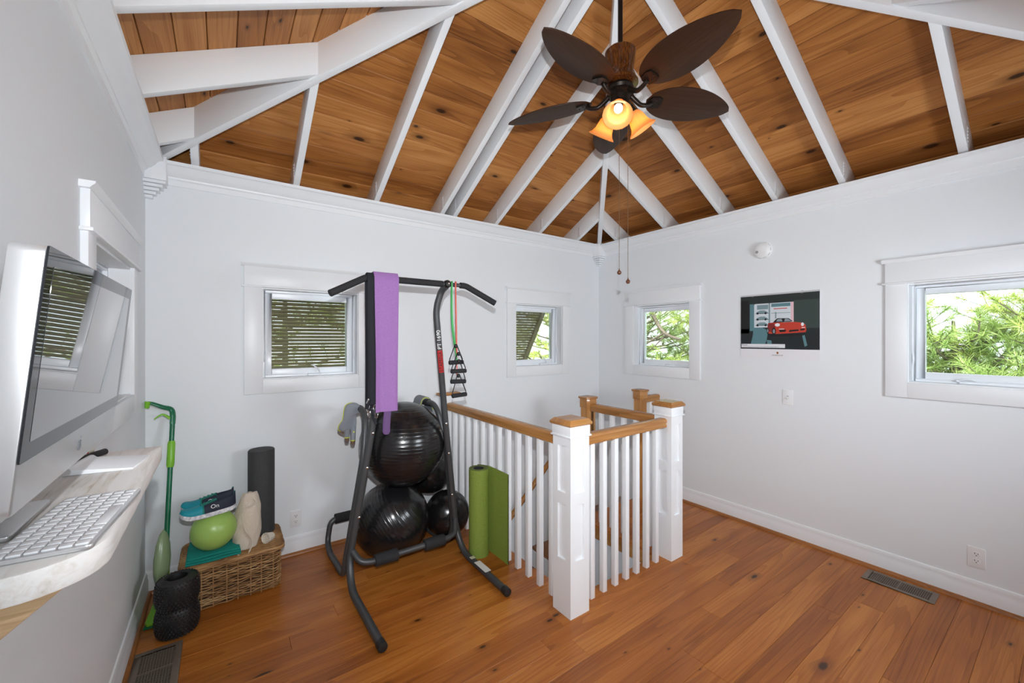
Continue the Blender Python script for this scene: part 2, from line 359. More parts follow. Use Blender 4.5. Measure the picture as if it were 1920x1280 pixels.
# ---- floor: slab with the stair opening, then every plank
fl = MB(); fl.box(XC, OX0, YD, YA, -0.108, -0.02); fl.box(OX0, OX1, YD, OY0, -0.108, -0.02); fl.box(OX1, XB, YD, OY1, -0.108, -0.02)
floor = tag(fl.build('floor', DARKGAP, smooth=False), kind='structure')
rows = [YD]; rng = random.Random(3)
def fill(y1):
    while y1 - rows[-1] > 0.16: rows.append(rows[-1] + rng.choice((0.089, 0.114, 0.114, 0.127)))
    rows.append(y1)
fill(OY0); fill(OY1); fill(YA)
for i in range(len(rows) - 1):
    y0, y1 = rows[i], rows[i + 1]; ym = (y0 + y1) / 2
    spans = [(XC, XB)] if ym < OY0 else ([(XC, OX0 + 0.012), (OX1 - 0.012, XB)] if ym < OY1 else [(XC, OX0 + 0.012)])
    for a, b in spans:
        xs = [a]; x = a + rng.uniform(0.5, 1.9)
        while b - x > 0.45: xs.append(x); x += rng.uniform(1.1, 2.4)
        xs.append(b)
        for k in range(len(xs) - 1):
            p = MB(); g = 0.0003; c = 0.0009; X0, X1, Y0, Y1 = xs[k] + g, xs[k + 1] - g, y0 + g, y1 - g
            p.add([(X0, Y0, -.02), (X1, Y0, -.02), (X1, Y1, -.02), (X0, Y1, -.02), (X0, Y0, -c), (X1, Y0, -c), (X1, Y1, -c), (X0, Y1, -c), (X0 + c, Y0 + c, 0), (X1 - c, Y0 + c, 0), (X1 - c, Y1 - c, 0), (X0 + c, Y1 - c, 0)],
                  [(3, 2, 1, 0)] + [(j, (j + 1) % 4, 4 + (j + 1) % 4, 4 + j) for j in range(4)] + [(4 + j, 4 + (j + 1) % 4, 8 + (j + 1) % 4, 8 + j) for j in range(4)] + [(8, 9, 10, 11)])
            p.build('floor_plank', FLOORW, floor, smooth=False)

# ---- baseboards with a stained shoe moulding
BB = [(0, 0), (0.016, 0), (0.016, 0.085), (0.011, 0.095), (0.013, 0.105), (0.006, 0.125), (0, 0.127)]
SH = [(0, 0), (0.018, 0), (0.015, 0.010), (0.009, 0.016), (0, 0.018)]
def base(side, name, u0, u1):
    dirs = {'A': ((u0, YA, 0), (u1, YA, 0), (0, -1, 0)), 'B': ((XB, u0, 0), (XB, u1, 0), (-1, 0, 0)), 'C': ((XC, u0, 0), (XC, u1, 0), (1, 0, 0)), 'D': ((u0, YD, 0), (u1, YD, 0), (0, 1, 0))}[side]
    o = tag(MB().extrude(BB, dirs[0], dirs[1], dirs[2], (0, 0, 1)).build(name, TRIM), kind='structure')
    off = Vector(dirs[2]) * 0.016; p0, p1 = Vector(dirs[0]) + off, Vector(dirs[1]) + off
    MB().extrude(SH, p0, p1, dirs[2], (0, 0, 1)).build('shoe_moulding', SHOE, o, frame=frame_from((p0 + p1) / 2, p1 - p0, (0, 0, 1)))
base('A', 'baseboard_far', XC, OX0 - 0.13); base('B', 'baseboard_right', YD, OY1); base('C', 'baseboard_left', YD, YA); base('D', 'baseboard_back', XC, XB)

# ---- crown moulding and the stepped corner corbels
CR = [(0, 2.430), (0.008, 2.430), (0.010, 2.462), (0.020, 2.470), (0.022, 2.478), (0.036, 2.486), (0.052, 2.502), (0.066, 2.522), (0.074, 2.530), (0.090, 2.534), (0.092, 2.552), (0, 2.552)]
for nm, a, b, u in (('trim_1', (XC, YA, 0), (XB, YA, 0), (0, -1, 0)), ('trim_2', (XB, YD, 0), (XB, YA, 0), (-1, 0, 0)), ('trim_3', (XC, YD, 0), (XC, YA, 0), (1, 0, 0)), ('trim_4', (XC, YD, 0), (XB, YD, 0), (0, 1, 0))):
    tag(MB().extrude(CR, a, b, u, (0, 0, 1)).build(nm, TRIM, angle=25), kind='structure')
for i, (cx, cy, sx, sy) in enumerate(((XC, YA, 1, -1), (XB, YA, -1, -1), (XB, YD, -1, 1))):
    t = thing('trim_%d' % (5 + i), (cx, cy, 2.33), kind='structure')
    for k in range(5):
        e = 0.036 + 0.016 * k; z = 2.330 + 0.019 * k; mb = MB()
        xs = sorted((cx, cx + sx * e)); ys = sorted((cy, cy + sy * e)); mb.box(xs[0], xs[1], ys[0], ys[1], z, z + 0.016)
        xs = sorted((cx, cx + sx * (e - 0.012))); ys = sorted((cy, cy + sy * (e - 0.012))); mb.box(xs[0], xs[1], ys[0], ys[1], z + 0.016, z + 0.019)
        mb.build('corbel_step', TRIM, t, smooth=False)
    xs = sorted((cx, cx + sx * 0.104)); ys = sorted((cy, cy + sy * 0.104))
    MB().box(xs[0], xs[1], ys[0], ys[1], 2.425, 2.57).build('corbel_block', TRIM, t, bev=0.003)

# ---- hipped ceiling: boards, rafters, hips
ceil = thing('ceiling', (1.56, YR, zc(DMAX)), kind='structure')
rf = MB()
apA, apB = (RX0, YR, zc(DMAX) + 0.05), (RX1, YR, zc(DMAX) + 0.05)
E0 = -EAVE; cz = zc(E0) + 0.05
q = [(XC + E0, YD + E0, cz), (XB - E0, YD + E0, cz), (XB - E0, YA - E0, cz), (XC + E0, YA - E0, cz)]
for thk in (0.0,):
    up = Vector((0, 0, 0.12)); lo = [Vector(p) for p in q] + [Vector(apA), Vector(apB)]
    vs = lo + [p + up for p in lo]
    fs = [(2, 3, 4, 5), (1, 2, 5), (0, 1, 5, 4), (3, 0, 4), (8, 9, 10, 11), (7, 8, 11), (6, 7, 11, 10), (9, 6, 10), (0, 1, 7, 6), (1, 2, 8, 7), (2, 3, 9, 8), (3, 0, 6, 9)]
    rf.add(vs, fs)
rf.build('roof_deck', DARKGAP, ceil, smooth=False)
sf = MB()
for (a0, a1, b0, b1) in ((XC - EAVE, XB + EAVE, YA + WT, YA + EAVE), (XC - EAVE, XB + EAVE, YD - EAVE, YD - WT), (XC - EAVE, XC - WT, YD - WT, YA + WT), (XB + WT, XB + EAVE, YD - WT, YA + WT)): sf.box(a0, a1, b0, b1, 2.46, 2.50)
for (a0, a1, b0, b1) in ((XC - EAVE, XB + EAVE, YA + EAVE, YA + EAVE + .03), (XC - EAVE, XB + EAVE, YD - EAVE - .03, YD - EAVE), (XC - EAVE - .03, XC - EAVE, YD - EAVE, YA + EAVE), (XB + EAVE, XB + EAVE + .03, YD - EAVE, YA + EAVE)): sf.box(a0, a1, b0, b1, 2.44, 2.70)
sf.build('eave_soffit', CEILW, ceil, smooth=False)
BWH = 0.1255 * cos(math.atan(0.5))
def face_pt(side, d, e, up=0.0):
    """point on a roof slope: d in from the wall, e = 0..1 across between the hips, up = above the board plane"""
    if side == 'A': a, b = (XC + d, YA - d), (XB - d, YA - d)
    elif side == 'B': a, b = (XB - d, YA - d), (XB - d, YD + d)
    elif side == 'C': a, b = (XC + d, YD + d), (XC + d, YA - d)
    else: a, b = (XB - d, YD + d), (XC + d, YD + d)
    return Vector((a[0] + (b[0] - a[0]) * e, a[1] + (b[1] - a[1]) * e, zc(d) + up))
for side in 'ABCD':
    d = -0.36
    while d < DMAX - 0.002:
        d1 = min(d + BWH, DMAX); g = 0.0012; c = 0.0035
        A0, A1 = d + g, d1 - g
        lo_ = [face_pt(side, A0 + c, 0), face_pt(side, A0 + c, 1), face_pt(side, A1 - c, 1), face_pt(side, A1 - c, 0)]
        md = [face_pt(side, A0, 0, .004), face_pt(side, A0, 1, .004), face_pt(side, A1, 1, .004), face_pt(side, A1, 0, .004)]
        tp = [p + Vector((0, 0, 0.016)) for p in md]
        mb = MB(); mb.add(lo_ + md + tp, [(0, 1, 2, 3), (8, 9, 10, 11)] + [(j, (j + 1) % 4, 4 + (j + 1) % 4, 4 + j) for j in range(4)] + [(4 + j, 4 + (j + 1) % 4, 8 + (j + 1) % 4, 8 + j) for j in range(4)])
        ctr = sum(md, Vector()) / 4
        mb.build('ceiling_board', CEILW, ceil, frame=frame_from(ctr, md[1] - md[0], (md[0] + md[1]) / 2 - (md[2] + md[3]) / 2).copy() if False else frame_from(ctr, md[1] - md[0], Vector((0, 0, 1))), smooth=False)
        d = d1
TIE = mat('painted_tie', (0.72, 0.73, 0.76), 0.5)
def rafter(side, u, jack=True, wd=0.040):
    h = wd / 2
    def end(uu):
        if side == 'A' or side == 'D': return max(0.02, min(uu - XC, XB - uu, DMAX))
        return max(0.02, min(uu - YD, YA - uu, DMAX))
    pts = []
    for up in (0, 1):
        for (uu, dd) in ((u - h, -0.30), (u + h, -0.30), (u + h, end(u + h)), (u - h, end(u - h))):
            z = zc(dd) if up else zl(dd)
            pts.append({'A': (uu, YA - dd, z), 'B': (XB - dd, uu, z), 'C': (XC + dd, uu, z), 'D': (uu, YD + dd, z)}[side])
    ax = {'A': (0, -1, 0.5), 'B': (-1, 0, 0.5), 'C': (1, 0, 0.5), 'D': (0, 1, 0.5)}[side]
    ctr = sum((Vector(p) for p in pts), Vector()) / 8
    r = MB().hexa(pts).build('rafter', RAFT, ceil, frame=frame_from(ctr, ax, (0, 0, 1)), bev=0.0025)
    s = {'A': -1, 'B': -1, 'C': -1, 'D': 1}[side]
    if side == 'C': return
    mb = MB(); f = {'A': lambda a, b, z: (a, YA - b, z), 'B': lambda a, b, z: (XB - b, a, z), 'C': lambda a, b, z: (XC + b, a, z), 'D': lambda a, b, z: (a, YD + b, z)}[side]
    u1 = u + s * (h + 0.0015); lo = f(min(u1, u + s * h), 0.088, 2.585); hi = f(max(u1, u + s * h), 0.118, 2.69)
    a_ = [min(p, q_) for p, q_ in zip(lo, hi)]; b_ = [max(p, q_) for p, q_ in zip(lo, hi)]
    mb.box(a_[0], b_[0], a_[1], b_[1], a_[2], b_[2])
    for k in range(5):
        z = 2.605 + 0.018 * k; p = f(u1, 0.112, z); mb.ball(p, 0.004, 6, 4)
    mb.build('rafter_tie', TIE, r, smooth=False)
for u in (-0.135, 0.415, 0.965, 1.515, 1.635, 2.060, 2.585, 3.105): rafter('A', u)
for u in (2.900, 2.315, 1.775, 1.361, 0.948, 0.393, -0.16): rafter('B', u)
for u in (2.955, 2.405, 1.83, 1.361, 0.90, 0.35, -0.2): rafter('C', u)
for u in (0.06, 0.6, 1.1, 1.56, 2.0, 2.5, 3.0): rafter('D', u)
for (cx, cy, sx, sy, ex) in ((XC, YA, 1, -1, RX0), (XB, YA, -1, -1, RX1), (XB, YD, -1, 1, RX1), (XC, YD, 1, 1, RX0)):
    h = 0.022; nx, ny = -sy * h / sqrt(2) * sx, h / sqrt(2)     # horizontal normal of the hip
    n = Vector((-sy, sx, 0)).normalized() * h; pts = []
    for up in (0, 1):
        for dd, s in ((-0.30, -1), (-0.30, 1), (DMAX, 1), (DMAX, -1)):
            z = (zc(dd) + 0.004) if up else (2.512 + 0.5 * dd); pts.append(Vector((cx + sx * dd, cy + sy * dd, z)) + n * s)
    MB().hexa(pts).build('hip_rafter', RAFT, ceil, frame=frame_from(sum(pts, Vector()) / 8, (sx, sy, 0.5), (0, 0, 1)), bev=0.0025)
MB().box(RX0 - 0.02, RX1 + 0.02, YR - 0.022, YR + 0.022, zl(DMAX) - 0.03, zc(DMAX)).build('ridge_beam', RAFT, ceil, bev=0.003)

# ------------------------------------------------------------------ windows
def window(n, side, u0, u1, crank='mid', locks=True):
    f = MAP[side]; z0, z1 = HZ0, HZ1
    win = thing('window_%d' % n, f((u0 + u1) / 2, 0, z0), kind='structure')
    def part(name, boxes, m, parent=win, bev=0.002):
        mb = MB()
        for b in boxes: lbox(mb, side, *b)
        return mb.build(name, m, parent, bev=bev)
    cw = 0.098; t = 0.020
    part('casing', [(u0 - cw, u0 + 0.006, -t, 0, z0 - 0.090, z1)], TRIM); part('casing', [(u1 - 0.006, u1 + cw, -t, 0, z0 - 0.090, z1)], TRIM)
    part('casing_apron', [(u0 + 0.006, u1 - 0.006, -t, 0, z0 - 0.090, z0 + 0.006)], TRIM)
    part('casing_head', [(u0 - cw, u1 + cw, -t - 0.004, 0, z1 + 0.010, z1 + 0.135)], TRIM)
    part('head_strip', [(u0 - cw - 0.014, u1 + cw + 0.014, -t - 0.014, 0, z1 - 0.002, z1 + 0.010)], TRIM)
    # moulded cap
    prof = [(0, 0), (t + 0.006, 0), (t + 0.010, 0.006), (t + 0.018, 0.014), (t + 0.020, 0.022), (0, 0.022)]
    p0, p1 = Vector(f(u0 - cw - 0.016, 0, z1 + 0.135)), Vector(f(u1 + cw + 0.016, 0, z1 + 0.135))
    inn = Vector(f(0, -1, 0)) - Vector(f(0, 0, 0)); MB().extrude(prof, p0, p1, inn, (0, 0, 1)).build('head_cap', TRIM, win)
    g = 0.011; D = WT
    part('jamb', [(u0, u0 + g, -0.004, D, z0, z1)], TRIM, bev=0); part('jamb', [(u1 - g, u1, -0.004, D, z0, z1)], TRIM, bev=0)
    part('jamb', [(u0 + g, u1 - g, -0.004, D, z1 - g, z1)], TRIM, bev=0); part('stool', [(u0 + g, u1 - g, -0.004, D, z0, z0 + g)], TRIM, bev=0)
    def ring(name, a, w0, w1, inset, parent, m=VINYL):
        U0, U1, Z0, Z1 = u0 + g + inset, u1 - g - inset, z0 + g + inset, z1 - g - inset
        return part(name, [(U0, U0 + a, w0, w1, Z0, Z1), (U1 - a, U1, w0, w1, Z0, Z1), (U0 + a, U1 - a, w0, w1, Z0, Z0 + a), (U0 + a, U1 - a, w0, w1, Z1 - a, Z1)], m, parent)
    fr = ring('frame', 0.016, 0.072, D, 0.0, win); sa = ring('sash', 0.040, 0.088, 0.132, 0.017, win)
    ins = g + 0.017 + 0.040
    part('pane', [(u0 + ins - 0.003, u1 - ins + 0.003, 0.108, 0.111, z0 + ins - 0.003, z1 - ins + 0.003)], PANE, win, bev=0)
    # crank on the bottom rail
    um = (u0 + u1) / 2 + (0.02 if crank == 'mid' else crank); zz = z0 + g + 0.018
    ck = MB(); lbox(ck, side, um - 0.045, um + 0.045, 0.050, 0.074, z0 + g, z0 + g + 0.016); cko = ck.build('crank_housing', VINYL, win, bev=0.005)
    hp = [f(um + 0.035, 0.050, zz), f(um + 0.030, 0.046, zz + 0.022), f(um + 0.005, 0.043, zz + 0.045), f(um - 0.012, 0.040, zz + 0.060)] if n in (1, 2) else [f(um - 0.03, 0.05, zz), f(um, 0.044, zz + 0.012), f(um + 0.03, 0.044, zz + 0.008), f(um + 0.05, 0.046, zz)]
    MB().tube(smooth_path(hp, 5), 0.005, 8).ball(hp[-1], 0.008, 10, 6).build('crank_handle', VINYL, cko)
    if locks:
        for uu in (u0 + g + 0.006, u1 - g - 0.006):
            s = 1 if uu < um else -1
            lp = [f(uu, 0.066, z0 + 0.12), f(uu + s * 0.004, 0.056, z0 + 0.15), f(uu, 0.066, z0 + 0.19)]
            MB().tube(smooth_path(lp, 5), 0.006, 8).build('lock_lever', VINYL, win)
    return win
window(1, 'A', *HOLES['A'][0]); window(2, 'A', *HOLES['A'][1], crank=0.10); window(3, 'B', *HOLES['B'][0], crank=-0.06, locks=False); window(4, 'B', *HOLES['B'][1], crank=0.06)
window(5, 'C', *HOLES['C'][0]); window(6, 'D', *HOLES['D'][0]); window(7, 'D', *HOLES['D'][1])  # the back-wall pair is invented, unseen openings for the fill lights

# ---- louvred shutters hinged at the top outside
def shutter(side, u0, u1, label):
    f = MAP[side]; ang = radians(32); zt, w0 = 2.04, 0.19; L = 1.16
    dirn = Vector(f(0, sin(ang), -cos(ang))) - Vector(f(0, 0, 0)); ud = Vector(f(1, 0, 0)) - Vector(f(0, 0, 0))
    nrm = Vector(f(0, cos(ang), sin(ang))) - Vector(f(0, 0, 0))
    top = Vector(f((u0 + u1) / 2, w0, zt)); W = u1 - u0
    root = thing('bahama_shutter', top, label, 'shutter', 'louvred shutters outside the windows')
    def fr(c, l_off): return frame_from(top + ud * c + dirn * l_off, ud, nrm)
    for s in (-1, 1): MB().obox(fr(s * (W / 2 - 0.028), L / 2), 0.056, L, 0.034).build('stile', SHUTM, root, bev=0.003)
    for l_ in (0.035, L - 0.035): MB().obox(fr(0, l_), W - 0.112, 0.07, 0.03).build('rail', SHUTM, root)
    n = 31; first = None
    for i in range(n):
        l_ = 0.085 + (L - 0.17) * i / (n - 1)
        M = fr(0, l_) @ Matrix.Rotation(radians(23.5), 4, 'X')
        if first is None: first = MB().obox(M, W - 0.112, 0.040, 0.0035).build('slat', SHUTM, root, frame=M)
        else: dup(first, M, root)
    for s in (-1, 1):
        a = top + ud * (s * W * 0.46) + dirn * (L * 0.75); b = Vector(f((u0 + u1) / 2 + s * W * 0.46, WT, 1.12))
        MB().tube([a, b], 0.008, 6).build('prop_arm', SHUTM, root)
    return root
shutter('A', 0.10, 0.96, 'brown louvred shutter filling the window left of the exercise tower')
shutter('A', 2.20, 2.98, 'brown louvred shutter tilted out beyond the small far-wall window near the corner')
shutter('C', 1.80, 2.84, 'unseen brown louvred shutter added outside the window behind the computer')  # unseen shutter, added to keep the sun out of the left-wall window

# ------------------------------------------------------------------ stairwell
well = tag(MB().box(OX0 - 0.14, OX0, OY0 - 0.14, YA, -2.8, -0.108).build('wall_stair_left', WELLP, smooth=False), kind='structure')
tag(MB().box(OX0, OX1 + 0.12, OY0 - 0.14, OY0, -2.8, -0.108).build('wall_stair_front', WELLP, smooth=False), kind='structure')
tag(MB().box(OX1, OX1 + 0.12, OY0, OY1, -2.8, -0.11).build('wall_stair_right', WELLP, smooth=False), kind='structure')
tag(MB().box(OX0 - 0.14, XB, OY0 - 0.14, YA, -2.9, -2.8).build('floor_lower', STAIRW, smooth=False), kind='structure')
# fascia of the upper floor around the opening
fa = thing('trim_8', (OX1, OY0, -0.11), kind='structure')
MB().box(OX1 - 0.012, OX1, OY0, OY1, -0.11, -0.02).build('fascia_board', RAILW, fa); MB().box(OX1, XB, OY1, OY1 + 0.014, -0.19, -0.02).build('fascia_board', TRIM, fa)
MB().box(OX0, OX0 + 0.012, OY0, YA, -0.11, -0.02).build('fascia_board', TRIM, fa); MB().box(OX0, OX1, OY0, OY0 + 0.012, -0.11, -0.02).build('fascia_board', TRIM, fa)
st = thing('staircase', (2.9, 2.83, -2.8), 'stained wooden stairs turning down along the far wall inside the railing', 'stairs')
pv = Vector((OX1 + 0.06, OY1 + 0.02, 0))
XW, YW = XB - 0.003, YA - 0.003
winder_pts = [[(XW, OY1 + .015), (XW, YA - 0.30)], [(XW, YA - 0.30), (XW, YW), (OX1 + 0.60, YW)], [(OX1 + 0.60, YW), (OX1 + 0.06, YW)]]
for i, wp in enumerate(winder_pts):
    z = -0.19 * (i + 1); poly = [(pv.x, pv.y)] + wp
    MB().prism(poly, Matrix(), z - 0.035, z).build('tread', STAIRW, st, bev=0.004)
    MB().prism(poly, Matrix(), z - 0.19, z - 0.036).build('riser', TRIM, st)
for i in range(7):
    z = -0.19 * (i + 4); x1 = OX1 + 0.06 - 0.209 * i
    if x1 - 0.209 < OX0 - 0.2: break
    xa = max(x1 - 0.235, OX0 + 0.003)
    MB().box(xa, x1, OY1 + 0.05, YA - 0.002, z - 0.035, z).build('tread', STAIRW, st, bev=0.004)
    MB().box(x1 - 0.015, x1, OY1 + 0.05, YA - 0.002, z, z + 0.155).build('riser', TRIM, st)
# stringer on the open side
sp = [(OX1 + 0.06, -0.40), (OX0 + .003, -0.40 - 0.91 * (OX1 + 0.06 - OX0)), (OX0 + .003, -0.80 - 0.91 * (OX1 + 0.06 - OX0)), (OX1 + 0.06, -0.80)]
MB().prism(sp, Matrix(((1, 0, 0, 0), (0, 0, -1, OY1 + 0.05), (0, 1, 0, 0), (0, 0, 0, 1))), 0, 0.03).build('stringer', TRIM, st)
# wall handrail beside the stairs
hr = thing('stair_handrail', (2.45, 3.12, 0.04), 'stained round handrail running down the far wall inside the stairwell', 'handrail')
a, b = Vector((2.98, 3.125, 0.52)), Vector((1.72, 3.125, -0.62))
MB().tube([a, b], 0.024, 12, sx=0.8).build('rail', RAILW, hr, frame=frame_from((a + b) / 2, b - a, (0, 0, 1)))
for t_ in (0.12, 0.5, 0.88):
    p = a.lerp(b, t_); MB().tube(smooth_path([p - Vector((0, 0, 0.02)), p + Vector((0, 0.02, -0.055)), p + Vector((0, 0.08, -0.05))], 5), 0.006, 8).build('bracket', BRONZE, hr)

# ------------------------------------------------------------------ railing: newels, rails, balusters
CAPS = 0.083
def cap_mesh(mb, x, y, z, h, mi=0):
    # chamfered flat cap
    prof = [(h * 0.93, 0), (h, 0.006), (h, 0.016), (h * 0.80, 0.034)]
    for k in range(3):
        (r0, z0), (r1, z1) = prof[k], prof[k + 1]
        mb.hexa([(x - r0, y - r0, z + z0), (x + r0, y - r0, z + z0), (x + r0, y + r0, z + z0), (x - r0, y + r0, z + z0), (x - r1, y - r1, z + z1), (x + r1, y - r1, z + z1), (x + r1, y + r1, z + z1), (x - r1, y + r1, z + z1)], mi)
def paneled_newel(x, y, hs, label, ztop=1.03):
    t = thing('newel_post', (x, y, 0), label, 'newel post', 'panelled white newel posts')
    z1 = ztop; a = hs; rec = 0.012
    mb = MB()
    mb.box(x - a + rec, x + a - rec, y - a + rec, y + a - rec, 0, z1)
    pw = a * 0.46; zs = [(0.36, 0.63), (0.70, 0.92)]
    for (dx, dy) in ((0, -1), (-1, 0), (1, 0), (0, 1)):
        def slab(u0, u1, za, zb):
            if dx == 0:
                yy = sorted((y + dy * a, y + dy * (a - rec))); mb.box(x + u0, x + u1, yy[0], yy[1], za, zb)
            else:
                xx = sorted((x + dx * a, x + dx * (a - rec))); mb.box(xx[0], xx[1], y + u0, y + u1, za, zb)
        e = a if dx == 0 else a - rec
        slab(-e, -pw, 0, z1); slab(pw, e, 0, z1)
        for za, zb in ((0, 0.30), (0.60, 0.665), (0.92, z1)): slab(-pw, pw, za, zb)
    mb.build('post', TRIM, t, smooth=False, weld=False)
    c = MB(); e = a + 0.010; c.box(x - e, x + e, y - e, y + e, z1 - 0.062, z1 - 0.052); e = a + 0.004; c.box(x - e, x + e, y - e, y + e, z1 - 0.052, z1)
    c.build('collar', TRIM, t, bev=0.002)
    cp = MB(); cap_mesh(cp, x, y, z1, a + 0.014); cp.build('cap', RAILW, t, bev=0.002)
    return t
N1 = (1.583, 1.655); N2 = (2.533, 1.675); A1, A2 = 0.0705, 0.066
paneled_newel(*N1, A1, 'white panelled newel post at the near corner of the stair railing'); paneled_newel(*N2, A2, 'white panelled newel post at the stair head beside the open floor', 1.037)
# half newel against the far wall
hn = thing('half_newel', (N1[0], YA, 0), 'white half newel post fixed to the far wall behind the exercise tower', 'newel post')
hm = MB(); yb = YA - 0.07; hm.box(N1[0] - .07, N1[0] + .07, yb + 0.011, YA - 0.001, 0, 1.02)
for (u0, u1, za, zb) in ((-.07, -.035, 0, 1.02), (.035, .07, 0, 1.02), (-.035, .035, 0, 0.3), (-.035, .035, .6, .67), (-.035, .035, .92, 1.02)): hm.box(N1[0] + u0, N1[0] + u1, yb, yb + 0.0112, za, zb)
hm.build('post', TRIM, hn, smooth=False, weld=False)
cp = MB(); cp.box(N1[0] - .10, N1[0] + .10, yb - .016, YA - .001, 1.02, 1.045).build('cap', RAILW, hn, bev=0.008)
def wood_newel(x, y, hs, zb, zt, label):
    t = thing('oak_newel_post', (x, y, zb), label, 'newel post', 'stained wooden newel posts')
    M = frame_from((x, y, (zb + zt) / 2), (0, 0, 1), (1, 0, 0)); c = hs * 0.30
    poly = [(-hs + c, -hs), (hs - c, -hs), (hs, -hs + c), (hs, hs - c), (hs - c, hs), (-hs + c, hs), (-hs, hs - c), (-hs, -hs + c)]
    Z = T(x, y, 0); MB().prism(poly, Z, zb, zt).build('post', RAILW, t, frame=M)
    k = (hs + 0.007) / hs; MB().prism([(a_ * k, b_ * k) for a_, b_ in poly], Z, zt - 0.075, zt).build('collar', RAILW, t, bev=0.002)
    k = (hs + 0.018) / hs; o = MB(); o.prism([(a_ * k, b_ * k) for a_, b_ in poly], Z, zt, zt + 0.016)
    o.build('cap', RAILW, t, bev=0.006); return t
N3 = (2.533, 2.440); N4 = (3.235, 2.440)
wood_newel(*N3, 0.050, -0.9, 1.00, 'stained wooden newel post where the short inner railing ends'); wood_newel(*N4, 0.048, -0.6, 1.01, 'stained wooden newel post standing close to the right wall')
RP = [(-0.028, 0), (0.028, 0), (0.032, 0.012), (0.027, 0.024), (0.033, 0.036), (0.032, 0.050), (0.020, 0.060), (-0.020, 0.060), (-0.032, 0.050), (-0.033, 0.036), (-0.027, 0.024), (-0.032, 0.012)]
ZR = 0.900
def railing(p0, p1, first, step, n, label, zoff=0.0, post_end=True):
    p0, p1 = Vector((*p0, 0)), Vector((*p1, 0)); d = (p1 - p0).normalized(); side = Vector((-d.y, d.x, 0))
    t = thing('railing', (p0 + p1) / 2, label, 'railing', 'lengths of stair railing')
    z = Vector((0, 0, ZR + zoff)); MB().extrude(RP, p0 + z, p1 + z, side, (0, 0, 1)).build('handrail', RAILW, t, frame=frame_from((p0 + p1) / 2 + z, d, (0, 0, 1)), angle=50)
    b = None
    for i in range(n):
        c = p0 + d * (first + step * i); M = T(c.x, c.y, 0)
        if b is None: b = MB().box(c.x - .016, c.x + .016, c.y - .016, c.y + .016, 0, ZR + zoff + 0.004).build('baluster', TRIM, t, frame=M, bev=0.0015)
        else: dup(b, M, t)
    return t
hk = thing('gate_hook', (N2[0] + A2, N2[1], 0.95), 'small metal hook latch on the side of the stair-head newel post', 'latch')
MB().tube(smooth_path([(N2[0] + A2, N2[1] - 0.02, 0.985), (N2[0] + A2 + 0.012, N2[1] - 0.02, 0.992), (N2[0] + A2 + 0.020, N2[1] - 0.02, 0.975), (N2[0] + A2 + 0.012, N2[1] - 0.02, 0.965)], 5), 0.0025, 8).build('screw_eye', CHROME, hk)
MB().tube([(N2[0] + A2 + 0.010, N2[1] - 0.02, 0.968), (N2[0] + A2 + 0.009, N2[1] - 0.02, 0.925), (N2[0] + A2 + 0.014, N2[1] - 0.02, 0.918)], 0.0022, 8).build('hook_arm', CHROME, hk)
railing((N1[0], N1[1] + A1), (N1[0], YA - 0.07), 0.087, 0.1135, 12, 'longest stair railing from the near newel to the far wall')
railing((N1[0] + A1, N1[1]), (N2[0] - A2, N2[1]), 0.092, 0.106, 7, 'front stair railing between the two white panelled newels')
railing((N2[0], N2[1] + A2), (N3[0], N3[1] - 0.05), 0.09, 0.115, 6, 'inner stair railing between a white and a stained newel')
r4 = railing((N4[0] + 0.048, N4[1]), (XB, N4[1]), 0.10, 0.11, 1, 'stub of stair railing joining the right wall')

# ------------------------------------------------------------------ ceiling fan
FX, FY, FZ = 1.645, 1.361, 2.73
fan = thing('ceiling_fan', (FX, FY, FZ), 'dark leaf-bladed ceiling fan with three lit amber lamps under the ridge', 'ceiling fan')
MB().lathe([(0.012, 2.97), (0.012, 3.46)], T(FX, FY, 0), 16).build('downrod', BRONZE, fan)
MB().lathe([(0.014, 3.36), (0.055, 3.39), (0.068, 3.44), (0.068, 3.46)], T(FX, FY, 0), 24).build('canopy', BRONZE, fan)
MB().lathe([(0.013, 3.005), (0.020, 3.000), (0.024, 2.985), (0.040, 2.975)], T(FX, FY, 0), 24).build('rod_collar', BRONZE, fan)
hp = [(0.038, 2.975), (0.062, 2.968), (0.076, 2.955), (0.074, 2.94), (0.066, 2.90), (0.063, 2.87), (0.067, 2.85), (0.078, 2.815), (0.088, 2.80), (0.088, 2.79), (0.05, 2.785)]
MB().lathe(hp, T(FX, FY, 0), 40).build('motor_housing', AMBERH, fan)
MB().lathe([(0.05, 2.786), (0.062, 2.782), (0.066, 2.770), (0.060, 2.756), (0.066, 2.748), (0.066, 2.738), (0.048, 2.728)], T(FX, FY, 0), 32).build('blade_hub', BRONZE, fan)
MB().lathe([(0.048, 2.73), (0.044, 2.70), (0.052, 2.688), (0.052, 2.668), (0.036, 2.652), (0.018, 2.642), (0.010, 2.63), (0.0001, 2.625)], T(FX, FY, 0), 32).build('switch_housing', BRONZE, fan)
R0, R1 = 0.145, 0.628
def blade_outline(n=26):
    up = []
    for i in range(n + 1):
        t = i / n; ww = 0.110 * (sin(pi * min(1, t ** 0.80)) ** 0.62) if 0 < t < 1 else 0.0
        up.append((R0 + (R1 - R0) * t, ww))
    return up
bo = blade_outline(); poly = [(x, y) for x, y in bo] + [(x, -y) for x, y in bo[-2:0:-1]]
